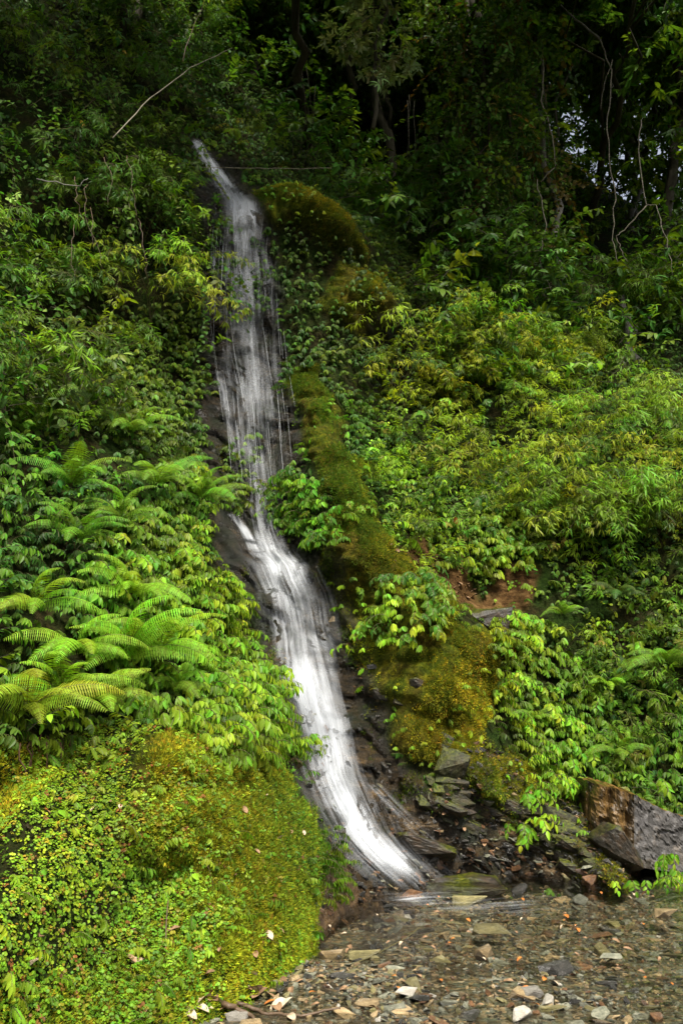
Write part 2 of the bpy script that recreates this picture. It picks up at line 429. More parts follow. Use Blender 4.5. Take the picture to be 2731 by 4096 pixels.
def stone_material(name, a, b_, c, rough=0.35):
    m, nt = new_mat(name); L = nt.links
    tc = N(nt, 'ShaderNodeTexCoord'); oi = N(nt, 'ShaderNodeObjectInfo')
    add = N(nt, 'ShaderNodeVectorMath', operation='ADD'); L.new(tc.outputs['Object'], add.inputs[0])
    sc = N(nt, 'ShaderNodeVectorMath', operation='SCALE'); sc.inputs[0].default_value = (13, 7, 5); L.new(oi.outputs['Random'], sc.inputs['Scale']); L.new(sc.outputs[0], add.inputs[1])
    mp = N(nt, 'ShaderNodeMapping'); mp.inputs['Scale'].default_value = (1, 1, 3.5); L.new(add.outputs[0], mp.inputs[0])
    nz = noise(nt, mp.outputs[0], 1.7, 8, 0.7)
    col = ramp(nt, nz, [(0.28, a), (0.5, b_), (0.72, c)])
    hs = N(nt, 'ShaderNodeHueSaturation'); L.new(col, hs.inputs['Color'])
    L.new(math_(nt, 'ADD', math_(nt, 'MULTIPLY', oi.outputs['Random'], 1.0), 0.5), hs.inputs['Value'])
    p = N(nt, 'ShaderNodeBsdfPrincipled'); L.new(hs.outputs[0], p.inputs['Base Color']); p.inputs['Roughness'].default_value = rough * .8
    b = N(nt, 'ShaderNodeBump'); b.inputs['Strength'].default_value = 0.6; b.inputs['Distance'].default_value = 0.08
    L.new(noise(nt, mp.outputs[0], 7, 6, 0.7), b.inputs['Height']); L.new(b.outputs[0], p.inputs['Normal'])
    o = N(nt, 'ShaderNodeOutputMaterial'); L.new(p.outputs[0], o.inputs[0])
    return m
STONE_MATS = {
 'grey_green': stone_material('grey_green_stone', (0.06, 0.065, 0.045), (0.15, 0.15, 0.105), (0.30, 0.28, 0.2)),
 'tan': stone_material('tan_stone', (0.10, 0.07, 0.035), (0.28, 0.20, 0.10), (0.50, 0.37, 0.2)),
 'rust': stone_material('rusty_stone', (0.05, 0.025, 0.012), (0.13, 0.065, 0.028), (0.26, 0.14, 0.06)),
 'dark': stone_material('dark_wet_stone', (0.015, 0.014, 0.012), (0.04, 0.038, 0.032), (0.09, 0.08, 0.07), 0.25),
 'pale': stone_material('pale_stone', (0.22, 0.2, 0.16), (0.36, 0.33, 0.27), (0.5, 0.47, 0.4), 0.45),
 'olive': stone_material('olive_stone', (0.07, 0.06, 0.02), (0.16, 0.14, 0.06), (0.27, 0.23, 0.1)),
}

# ------------------------------------------------------------------ mesh building
class MB:
    def __init__(s): s.v, s.f, s.uv, s.m, s.mats = [], [], [], [], []
    def mat(s, m):
        if m not in s.mats: s.mats.append(m)
        return s.mats.index(m)
    def leaf(s, base, d, n, L, W, curl=0.25, fold=0.25, seg=4, mi=0, shape=(0.62, 0.95), twist=0.0):
        d = Vector(d).normalized(); n = Vector(n)
        side = d.cross(n)
        if side.length < 1e-4: side = Vector((1, 0, 0))
        side.normalize(); n = side.cross(d).normalized()
        a, b = shape
        tm = a / (a + b); nm = tm ** a * (1 - tm) ** b
        k0 = len(s.v); base = Vector(base)
        rows = []
        for i in range(seg + 1):
            t = i / seg
            mid = base + d * (t * L * (1 - 0.25 * curl * t)) - n * (curl * t * t * L)
            if i == 0 or i == seg:
                s.v.append(mid); rows.append((len(s.v) - 1,)); continue
            w = W / 2 * (t ** a * (1 - t) ** b) / nm
            sd = side
            s.v.append(mid - sd * w + n * (fold * w)); s.v.append(mid); s.v.append(mid + sd * w + n * (fold * w))
            rows.append((len(s.v) - 3, len(s.v) - 2, len(s.v) - 1))
        for i in range(seg):
            t0, t1 = i / seg, (i + 1) / seg
            A, B = rows[i], rows[i + 1]
            if len(A) == 1 and len(B) == 1: continue
            if len(A) == 1:
                s.f += [(A[0], B[1], B[0]), (A[0], B[2], B[1])]
                s.uv += [[(.5, t0), (.5, t1), (0, t1)], [(.5, t0), (1, t1), (.5, t1)]]
            elif len(B) == 1:
                s.f += [(A[0], A[1], B[0]), (A[1], A[2], B[0])]
                s.uv += [[(0, t0), (.5, t0), (.5, t1)], [(.5, t0), (1, t0), (.5, t1)]]
            else:
                s.f += [(A[0], A[1], B[1], B[0]), (A[1], A[2], B[2], B[1])]
                s.uv += [[(0, t0), (.5, t0), (.5, t1), (0, t1)], [(.5, t0), (1, t0), (1, t1), (.5, t1)]]
            s.m += [mi, mi]
    def tube(s, pts, rad, n=6, mi=0, cap=True):
        pts = [Vector(p) for p in pts]
        if isinstance(rad, (int, float)): rad = [rad] * len(pts)
        rings = []
        ref = Vector((0.31, 0.17, 0.93))
        for i, p in enumerate(pts):
            t = (pts[min(i + 1, len(pts) - 1)] - pts[max(i - 1, 0)]).normalized()
            a = t.cross(ref)
            if a.length < 1e-3: a = t.cross(Vector((1, 0, 0)))
            a.normalize(); b = t.cross(a)
            r = []
            for k in range(n):
                an = 2 * math.pi * k / n
                s.v.append(p + (a * math.cos(an) + b * math.sin(an)) * rad[i]); r.append(len(s.v) - 1)
            rings.append(r)
        for i in range(len(rings) - 1):
            for k in range(n):
                k2 = (k + 1) % n
                s.f.append((rings[i][k], rings[i][k2], rings[i + 1][k2], rings[i + 1][k])); s.uv.append([(0.2, 0.5)] * 4); s.m.append(mi)
        if cap:
            for r, rev in ((rings[0], True), (rings[-1], False)):
                s.f.append(tuple(r[::-1] if rev else r)); s.uv.append([(0.2, 0.5)] * n); s.m.append(mi)
    def mesh(s, name, mats, smooth_=False):
        me = bpy.data.meshes.new(name)
        me.from_pydata([tuple(v) for v in s.v], [], s.f)
        for m in mats: me.materials.append(m)
        me.polygons.foreach_set('material_index', s.m)
        uvl = me.uv_layers.new(name='UVMap')
        uvl.data.foreach_set('uv', [c for f in s.uv for p in f for c in p])
        if smooth_: me.polygons.foreach_set('use_smooth', [True] * len(me.polygons))
        me.update(); return me

def tag(o, label=None, cat=None, group=None, kind=None):
    if label: o['label'] = label
    if cat: o['category'] = cat
    if group: o['group'] = group
    if kind or cat: o['kind'] = kind or 'thing'
    return o
def obj(name, me, parent=None, loc=None, rot=None, scl=None, color=None):
    o = bpy.data.objects.new(name, me); COL.objects.link(o)
    if parent: o.parent = parent
    if loc is not None: o.location = loc
    if rot is not None: o.rotation_euler = rot
    if scl is not None: o.scale = (scl,) * 3 if isinstance(scl, (int, float)) else scl
    if color is not None: o.color = (*color, 1)
    return o
U = random.uniform

# ------------------------------------------------------------------ point scattering
def scatter(name, protos, pts, rot, scl, idx, col, parent=None, **tags):
    pcol = bpy.data.collections.new(name + '_pieces')
    for i, me in enumerate(protos):
        o = bpy.data.objects.new('%s_piece%02d' % (name, i), me); pcol.objects.link(o)
    n = len(pts)
    me = bpy.data.meshes.new(name)
    me.vertices.add(n); me.vertices.foreach_set('co', np.asarray(pts, np.float32).ravel())
    a = me.attributes.new('rot', 'FLOAT_VECTOR', 'POINT'); a.data.foreach_set('vector', np.asarray(rot, np.float32).ravel())
    a = me.attributes.new('scl', 'FLOAT', 'POINT'); a.data.foreach_set('value', np.asarray(scl, np.float32).ravel())
    a = me.attributes.new('idx', 'INT', 'POINT'); a.data.foreach_set('value', np.asarray(idx, np.int32).ravel())
    a = me.attributes.new('col', 'FLOAT_VECTOR', 'POINT'); a.data.foreach_set('vector', np.asarray(col, np.float32).ravel())
    o = obj(name, me, parent)
    g = bpy.data.node_groups.new(name, 'GeometryNodeTree')
    g.interface.new_socket('Geometry', in_out='INPUT', socket_type='NodeSocketGeometry')
    g.interface.new_socket('Geometry', in_out='OUTPUT', socket_type='NodeSocketGeometry')
    gi = g.nodes.new('NodeGroupInput'); go = g.nodes.new('NodeGroupOutput')
    ci = g.nodes.new('GeometryNodeCollectionInfo'); ci.inputs[0].default_value = pcol
    ci.inputs['Separate Children'].default_value = True; ci.inputs['Reset Children'].default_value = True
    ip = g.nodes.new('GeometryNodeInstanceOnPoints'); ip.inputs['Pick Instance'].default_value = True
    def na(nm, t):
        q = g.nodes.new('GeometryNodeInputNamedAttribute'); q.data_type = t; q.inputs[0].default_value = nm; return q.outputs[0]
    e2r = g.nodes.new('FunctionNodeEulerToRotation')
    g.links.new(na('rot', 'FLOAT_VECTOR'), e2r.inputs[0])
    g.links.new(gi.outputs[0], ip.inputs['Points']); g.links.new(ci.outputs[0], ip.inputs['Instance'])
    g.links.new(e2r.outputs[0], ip.inputs['Rotation']); g.links.new(na('scl', 'FLOAT'), ip.inputs['Scale'])
    g.links.new(na('idx', 'INT'), ip.inputs['Instance Index'])
    g.links.new(ip.outputs[0], go.inputs[0])
    md = o.modifiers.new('scatter', 'NODES'); md.node_group = g
    tag(o, **tags)
    return o
def colours(n, pal, weights=None, jit=0.18):
    pal = np.array(pal); k = RNG.choice(len(pal), n, p=weights)
    c = pal[k] * (1 + RNG.normal(0, jit, (n, 1))) * (1 + RNG.normal(0, 0.06, (n, 3)))
    return np.clip(c, 0.003, 0.9)

# surface samples over the hillside, even per square metre
AR = np.ones_like(YY)
dX = np.gradient(GX)[None, :]; dZ = np.gradient(GZ)[:, None]
AR = np.sqrt(1 + GYX ** 2 + GYZ ** 2).clip(0, 6) * dX * dZ
PX, PY = proj(XX, YY, ZZ)
def sample(density, weight):
    """random points on the hillside; density per m2 times weight (array over the grid)"""
    w = AR * weight * density
    lam = np.floor(w + RNG.random(w.shape)).astype(int)
    j, i = np.nonzero(lam)
    k = lam[j, i]; j = np.repeat(j, k); i = np.repeat(i, k)
    x = GX[i] + (RNG.random(len(i)) - .5) * dX[0, i]; z = GZ[j] + (RNG.random(len(j)) - .5) * dZ[j, 0]
    y = YS(x, z)
    return np.stack([x, y, z], -1), normal(x, z)
def azim(n):                                  # turn so that the sprays' -Y points out of the slope
    return np.arctan2(n[:, 0], -n[:, 1])
INFR = (ZZ < 13.6 + 16 / (1 + np.exp((XX - 4.8) * 1.6))) * ((PX > -220) & (PX < 900) & (PY > -160) & (PY < 1120)).astype(float)
def Mk(*names, amp=10):
    r = np.zeros(XX.shape, bool)
    for n_ in names: r |= mask(n_, amp * 1.5)
    return r.astype(float)

# ------------------------------------------------------------------ hillside mesh
CREST = 13.6 + 16 / (1 + np.exp((XX - 4.8) * 1.6)) + 0.8 * fbm(XX * .6, 0 * XX, 0, 3, 5)
def grid_mesh(name, X, Y, Z, mat, keep=None):
    h, w = X.shape
    me = bpy.data.meshes.new(name)
    me.vertices.add(h * w); me.vertices.foreach_set('co', np.stack([X, Y, Z], -1).astype(np.float32).ravel())
    j, i = np.meshgrid(np.arange(h - 1), np.arange(w - 1), indexing='ij')
    a = (j * w + i).ravel()
    if keep is not None: a = a[keep[:-1, :-1].ravel()]
    f = np.stack([a, a + 1, a + w + 1, a + w], -1)
    me.loops.add(f.size); me.loops.foreach_set('vertex_index', f.astype(np.int32).ravel())
    me.polygons.add(len(f)); me.polygons.foreach_set('loop_start', np.arange(0, f.size, 4, dtype=np.int32))
    me.polygons.foreach_set('use_smooth', np.ones(len(f), bool))
    me.materials.append(mat); me.update(calc_edges=True); me.validate()
    return me
hme = grid_mesh('hillside', XX, YY, ZZ, hillside_material(), ZZ < CREST)
za = hme.attributes.new('zone', 'FLOAT_COLOR', 'POINT')
za.data.foreach_set('color', np.stack([m_rock, np.clip(m_moss * (1 - 0.6 * m_rock), 0, 1), m_soil, np.ones_like(m_rock)], -1).astype(np.float32).ravel())
tag(obj('hillside', hme), 'steep wet hillside of dark rock, moss and soil behind the plants', 'hillside', kind='structure')

# ------------------------------------------------------------------ stream bed, gravel and water
gx = np.arange(-8, 12, 0.06); gy = np.concatenate([np.arange(-8, 3.6, 0.3), np.arange(3.6, 10.5, 0.05)])
BX, BY = np.meshgrid(gx, gy)
def bed(x, y):
    pool = np.exp(-(((x - 1.2) / 1.9) ** 2 + ((y - 7.0) / 1.1) ** 2))
    run = np.exp(-(((x - 2.6) / 2.4) ** 2 + ((y - 6.2) / 1.0) ** 2))
    return 0.015 - 0.08 * pool - 0.06 * run + 0.022 * fbm(x * 1.6, y * 1.6, 0, 4, 91) - 0.02 * np.clip(y - 5, -1, 3)
def bed_material():
    m, nt = new_mat('wet_gravel_bed'); L = nt.links
    geo = N(nt, 'ShaderNodeNewGeometry'); P = geo.outputs['Position']
    vo = N(nt, 'ShaderNodeTexVoronoi'); vo.inputs['Scale'].default_value = 38; L.new(P, vo.inputs['Vector'])
    sepc = N(nt, 'ShaderNodeSeparateColor'); L.new(vo.outputs['Color'], sepc.inputs[0])
    c = ramp(nt, sepc.outputs[0], [(0.0, (0.04, 0.026, 0.012)), (0.3, (0.06, 0.05, 0.03)), (0.6, (0.08, 0.09, 0.06)), (0.85, (0.16, 0.11, 0.05)), (1.0, (0.3, 0.24, 0.15))])
    c = mixc(nt, ramp(nt, noise(nt, P, 2.2, 5), [(0.42, (0, 0, 0)), (0.6, (0.9,) * 3)]), c, (0.018, 0.012, 0.007))
    p = N(nt, 'ShaderNodeBsdfPrincipled'); L.new(c, p.inputs['Base Color']); p.inputs['Roughness'].default_value = 0.35
    b = N(nt, 'ShaderNodeBump'); b.inputs['Strength'].default_value = 0.7; b.inputs['Distance'].default_value = 0.012
    L.new(math_(nt, 'SUBTRACT', 1.0, vo.outputs['Distance']), b.inputs['Height']); L.new(b.outputs[0], p.inputs['Normal'])
    o = N(nt, 'ShaderNodeOutputMaterial'); L.new(p.outputs[0], o.inputs[0]); return m
tag(obj('stream_bed', grid_mesh('stream_bed', BX, BY, bed(BX, BY), bed_material())), 'wet stream bed of mud and gravel', 'stream bed', kind='structure')

def water_material():
    m, nt = new_mat('clear_shallow_water'); L = nt.links
    geo = N(nt, 'ShaderNodeNewGeometry'); P = geo.outputs['Position']
    mp = N(nt, 'ShaderNodeMapping'); mp.inputs['Scale'].default_value = (1, 2.2, 1); mp.inputs['Rotation'].default_value = (0, 0, math.radians(-15)); L.new(P, mp.inputs[0])
    b = N(nt, 'ShaderNodeBump'); b.inputs['Strength'].default_value = 0.8; b.inputs['Distance'].default_value = 0.04
    L.new(noise(nt, mp.outputs[0], 11, 4), b.inputs['Height'])
    g = N(nt, 'ShaderNodeBsdfGlossy'); g.inputs['Roughness'].default_value = 0.08; L.new(b.outputs[0], g.inputs['Normal'])
    t = N(nt, 'ShaderNodeBsdfTransparent'); t.inputs[0].default_value = (0.97, 0.98, 0.95, 1)
    fr = N(nt, 'ShaderNodeFresnel'); fr.inputs[0].default_value = 1.33; L.new(b.outputs[0], fr.inputs['Normal'])
    mx = N(nt, 'ShaderNodeMixShader'); L.new(fr.outputs[0], mx.inputs[0]); L.new(t.outputs[0], mx.inputs[1]); L.new(g.outputs[0], mx.inputs[2])
    o = N(nt, 'ShaderNodeOutputMaterial'); L.new(mx.outputs[0], o.inputs[0]); return m
wx = np.arange(-1.2, 9, 0.08); wy = np.arange(4.0, 9.6, 0.08)
WX, WY = np.meshgrid(wx, wy)
tag(obj('stream_water', grid_mesh('stream_water', WX, WY, 0.018 + 0.006 * fbm(WX * 2, WY * 3, 0, 3, 3) - 0.004 * np.clip(5.2 - WY, 0, 2), water_material())),
    'clear shallow water over the gravel below the falls', 'stream', kind='structure')

LAND = [('the foot of the falls', 400, 880), ('the boulder', 640, 830), ('the upright orange stone', 484, 958), ('the pair of whitish stones', 535, 1003), ('the dark pointed stone', 519, 893),
        ('the long green stem', 350, 965), ('the round leafy bush', 405, 605), ('the bare soil', 450, 575), ('the moss column', 320, 440), ('the largest fern', 105, 660), ('the fern by the dark rock', 185, 505),
        ('the isolated leafy clump', 522, 828), ('the top of the falls', 200, 150), ('the dark jagged rock', 458, 765), ('the kinked liana', 550, 130), ('the long hanging liana', 610, 160), ('the whorled branch', 372, 40),
        ('the leaning pole', 170, 90), ('the hanging brown fern', 582, 560), ('the lone yellow fern', 652, 402), ('the large edge fern', 664, 700), ('the dead sticks', 250, 1010), ('the short mossy trunk', 640, 345),
        ('the bright water bend', 270, 570), ('the brown ledge rock', 458, 885), ('the lowest water', 350, 820), ('the broad yellow stone', 662, 917), ('the blue-grey flat stone', 610, 962), ('the orange fallen leaf', 565, 920)]
def where(p, skip=()):
    px, py = [float(v) for v in proj(p[0], p[1], p[2])]
    nm, lx, ly = min((q for q in LAND if q[0] not in skip), key=lambda q: math.hypot(q[1] - px, q[2] - py))
    dx, dy = px - lx, py - ly; d = math.hypot(dx, dy)
    if d < 14: return 'right beside ' + nm
    h = 'left' if dx < 0 else 'right'; v = 'above' if dy < 0 else 'below'
    far = 'just ' if d < 32 else ''
    if abs(dx) > 2 * abs(dy): return '%s%s of %s' % (far, h, nm)
    if abs(dy) > 2 * abs(dx): return '%s%s %s' % (far, v, nm)
    return '%s %s of %s' % ({'above': 'up', 'below': 'down'}[v] + ' and', h, nm)

def stone_mesh(name, seed, flat=0.5, n=14):
    r = random.Random(seed)
    bm = bmesh.new()
    for k in range(n):
        v = Vector((r.gauss(0, 1), r.gauss(0, 1), r.gauss(0, 1))).normalized()
        v *= r.uniform(0.8, 1.0)
        bm.verts.new((v.x, v.y * r.uniform(0.6, 0.8), max(-0.6, min(0.55, v.z * 1.2)) * flat))
    res = bmesh.ops.convex_hull(bm, input=bm.verts[:])
    bmesh.ops.delete(bm, geom=[g for g in res['geom_interior'] if isinstance(g, bmesh.types.BMVert)], context='VERTS')
    bmesh.ops.bevel(bm, geom=bm.edges[:] + bm.verts[:], offset=0.045, segments=1, affect='EDGES', clamp_overlap=True)
    me = bpy.data.meshes.new(name); bm.to_mesh(me); bm.free(); return me
STONE = {}
for ci, (cn, mt) in enumerate(STONE_MATS.items()):
    STONE[cn] = []
    for k in range(4):
        me = stone_mesh('stone', ci * 10 + k, [0.3, 0.5, 0.75, 0.4][k], [10, 12, 14, 9][k]); me.materials.append(mt); STONE[cn].append(me)
keys = list(STONE)
def on_bed(x, y): return y < YS(x, np.full_like(x, 0.02)) + 0.05
# gravel too small to count
n = 62000
x = RNG.uniform(-1.6, 6.5, n); y = RNG.uniform(3.9, 8.6, n); k = on_bed(x, y) & (RNG.random(len(x)) < np.clip(.75 + 1.4 * fbm(x * 1.1, y * 1.6, 0, 3, 501) + .35 * (x - .6), .08, 1)); x, y = x[k], y[k]; n = len(x)
s = np.exp(RNG.normal(math.log(0.0135), 0.5, n)).clip(0.005, 0.045)
flatp = [m_ for c_ in keys for m_ in STONE[c_][:2]]
wcol = np.repeat([.30, .30, .08, .14, .04, .14], 2) / 2
scatter('stream_gravel', flatp, np.stack([x, y, bed(x, y) + s * 0.15], -1),
        np.stack([RNG.normal(0, .25, n), RNG.normal(0, .25, n), RNG.uniform(0, 6.28, n)], -1), s, RNG.choice(12, n, p=wcol), np.ones((n, 3)),
        label='small mixed gravel covering the stream bed', cat='gravel', kind='stuff')
LBL = {'grey_green': ('flat grey-green stone', 'grey-green stones in the stream bed'),
       'tan': ('angular tan stone', 'tan stones in the stream bed'),
       'rust': ('wet rust-brown stone', 'rust-brown stones in the stream bed'),
       'dark': ('dark wet stone', 'dark stones in the stream bed'),
       'pale': ('pale whitish stone', 'pale stones in the stream bed'),
       'olive': ('flat wet olive stone', 'olive stones in the stream bed')}
cnt = 0
while cnt < 290:
    x, y = random.uniform(-1.4, 4.2), random.uniform(4.0, 8.3)
    if not on_bed(np.array([x]), np.array([y]))[0]: continue
    px, py = proj(x, y, 0.0)
    if px < 200 or px > 700 or py > 1040: continue
    cnt += 1
    c = random.choices(keys, [.27, .27, .15, .15, .03, .13])[0]
    s = min(0.13, 0.046 * math.exp(random.gauss(0, 0.42)))
    o = obj('stone', random.choice(STONE[c][:4]), None, (x, y, float(bed(x, y)) + s * 0.12), (U(-.2, .2), U(-.2, .2), U(0, 6.28)), (s * U(1, 1.5), s, s * U(.5, .9)))
    tag(o, LBL[c][0] + ' ' + where((x, y, 0)), 'stone', LBL[c][1])
# the stones one can single out
def bed_at(px, py, z=0.0):
    a, b = ray(px, py); y = (z - CAMZ) / float(b); return float(a) * y, y
for px, py, s, c, k, rz, lab in [
    (484, 958, .085, 'tan', 2, .5, 'upright pale orange cube-like stone standing out of the shallow water'),
    (527, 1000, .10, 'pale', 1, .3, 'largest whitish stone at the bottom, left of its smaller twin'),
    (546, 1006, .075, 'pale', 3, 1.2, 'smaller whitish stone touching the right side of the largest pale one'),
    (409, 898, .13, 'rust', 3, .2, 'flat brown stone just below the foot of the falls'),
    (519, 895, .10, 'dark', 2, .9, 'dark pointed stone sticking up in the middle of the pool'),
    (490, 936, .16, 'olive', 0, .1, 'long flat olive slab in the shallow water'),
    (610, 962, .09, 'grey_green', 0, .4, 'pale blue-grey flat stone right of the tan upright one'),
    (408, 1000, .10, 'pale', 0, .8, 'thin pointed pale stone near the bottom middle'),
    (662, 917, .13, 'tan', 0, .3, 'broad yellow-orange flat stone at the right edge of the stream'),
    (580, 905, .11, 'grey_green', 1, 1.3, 'shiny wet grey stone in the riffle below the right bank'),
    (588, 884, .12, 'rust', 1, .5, 'wet brown stone at the foot of the right bank'),
    (555, 975, .12, 'dark', 1, .5, 'dark flat stone right of the tan upright one'),
    (470, 905, .16, 'olive', 3, .2, 'dark green-brown slab submerged in the pool'),
    (365, 960, .12, 'olive', 3, .4, 'flat muddy stone by the long green stem'),
    (520, 1020, .09, 'pale', 1, .9, 'pale stone cut by the bottom edge of the picture'),
    (600, 1020, .07, 'grey_green', 1, .9, 'small grey stone cut by the bottom edge right of middle')]:
    x, y = bed_at(px, py)
    o = obj('stone', STONE[c][k], None, (x, y, 0.02 + s * .1), (U(-.1, .1), U(-.1, .1), rz), s)
    tag(o, lab, 'stone')

# ------------------------------------------------------------------ rock slabs and the boulder
def rock_mesh(name, seed, dims, mat, sub=3, rough=0.09, tilt=0.5):
    """a split slab: a box cut by many planes along the bedding, then roughened"""
    r = random.Random(seed)
    bm = bmesh.new()
    pts = []
    for k in range(26):
        v = Vector((r.uniform(-1, 1), r.uniform(-1, 1), r.uniform(-1, 1)))
        m_ = max(abs(v.x), abs(v.y), abs(v.z)); v /= m_
        v *= r.uniform(0.82, 1.0)
        bm.verts.new((v.x * dims[0], v.y * dims[1], v.z * dims[2]))
    res = bmesh.ops.convex_hull(bm, input=bm.verts[:])
    bmesh.ops.delete(bm, geom=[g for g in res['geom_interior'] if isinstance(g, bmesh.types.BMVert)], context='VERTS')
    bmesh.ops.triangulate(bm, faces=bm.faces[:])
    for _ in range(sub):
        bmesh.ops.subdivide_edges(bm, edges=[e for e in bm.edges if e.calc_length() > 0.05 * max(dims)], cuts=1, use_grid_fill=True)
        bmesh.ops.triangulate(bm, faces=bm.faces[:])
    bm.normal_update()
    co = np.array([v.co[:] for v in bm.verts]); S = max(dims)
    la = co[:, 2] * 9 / S + fbm(co[:, 0] * 1.5 / S, co[:, 1] * 1.5 / S, 0, 2, seed)
    d = rough * S * (0.7 * fbm(co[:, 0] * 3 / S, co[:, 1] * 3 / S, co[:, 2] * 5 / S, 4, seed + 3) + 0.12 * ((la - np.floor(la)) ** 2 - .4))
    for v, dd in zip(bm.verts, d): v.co += v.normal * float(dd)
    me = bpy.data.meshes.new(name); bm.to_mesh(me); bm.free(); me.materials.append(mat); return me

def layered_rock_material(name, stops, rough=0.32, scale=(4, 4, 7), moss=0.6):
    m, nt = new_mat(name); L = nt.links
    tc = N(nt, 'ShaderNodeTexCoord'); mp = N(nt, 'ShaderNodeMapping'); mp.inputs['Scale'].default_value = scale; L.new(tc.outputs['Object'], mp.inputs[0])
    nz = noise(nt, mp.outputs[0], 1.3, 8, 0.65)
    p = N(nt, 'ShaderNodeBsdfPrincipled'); c = ramp(nt, nz, stops)
    n2 = noise(nt, tc.outputs['Object'], 5, 6)
    c = mixc(nt, ramp(nt, n2, [(0.48, (0, 0, 0)), (0.62, (0.8,) * 3)]), c, (0.014, 0.013, 0.011))
    geo = N(nt, 'ShaderNodeNewGeometry'); sp = N(nt, 'ShaderNodeSeparateXYZ'); L.new(geo.outputs['Normal'], sp.inputs[0])
    mk = math_(nt, 'MULTIPLY', math_(nt, 'MULTIPLY', ramp(nt, noise(nt, geo.outputs['Position'], 3.5, 6), [(0.40, (0, 0, 0)), (0.54, (1, 1, 1))]), ramp(nt, sp.outputs[2], [(0.1, (0, 0, 0)), (0.6, (1, 1, 1))])), moss)
    c = mixc(nt, mk, c, ramp(nt, noise(nt, geo.outputs['Position'], 40, 4), [(0.35, (0.010, 0.018, 0.002)), (0.65, (0.08, 0.085, 0.006))]))
    L.new(c, p.inputs['Base Color']); p.inputs['Roughness'].default_value = rough; p.inputs['Specular IOR Level'].default_value = .28
    b = N(nt, 'ShaderNodeBump'); b.inputs['Strength'].default_value = 0.9; b.inputs['Distance'].default_value = 0.02
    L.new(math_(nt, 'ADD', nz, math_(nt, 'MULTIPLY', noise(nt, tc.outputs['Object'], 30, 6, 0.7), 0.5)), b.inputs['Height']); L.new(b.outputs[0], p.inputs['Normal'])
    o = N(nt, 'ShaderNodeOutputMaterial'); L.new(p.outputs[0], o.inputs[0]); return m
M_SLATE = layered_rock_material('wet_slate', [(0.25, (0.010, 0.009, 0.008)), (0.48, (0.03, 0.025, 0.018)), (0.62, (0.07, 0.042, 0.02)), (0.78, (0.16, 0.11, 0.06))], moss=.9)
M_SLATE_RUST = layered_rock_material('rusty_slate', [(0.25, (0.04, 0.018, 0.008)), (0.5, (0.14, 0.065, 0.02)), (0.7, (0.28, 0.16, 0.06))], 0.3)
M_BOULDER = layered_rock_material('boulder_rock', [(0.25, (0.025, 0.023, 0.022)), (0.5, (0.07, 0.065, 0.06)), (0.66, (0.12, 0.09, 0.06)), (0.78, (0.2, 0.18, 0.16))], 0.45, (3, 3, 4), 0.0)
M_BOULDER_WET = layered_rock_material('boulder_rock_wet', [(0.25, (0.015, 0.011, 0.006)), (0.45, (0.05, 0.032, 0.014)), (0.6, (0.14, 0.08, 0.025)), (0.75, (0.2, 0.15, 0.09))], 0.25, (7, 7, 1.5), 0.0)
M_MOSSROCK = layered_rock_material('mossy_rock', [(0.3, (0.010, 0.012, 0.005)), (0.5, (0.03, 0.03, 0.010)), (0.7, (0.08, 0.06, 0.03))], 0.55, (3, 3, 5), 1.0)

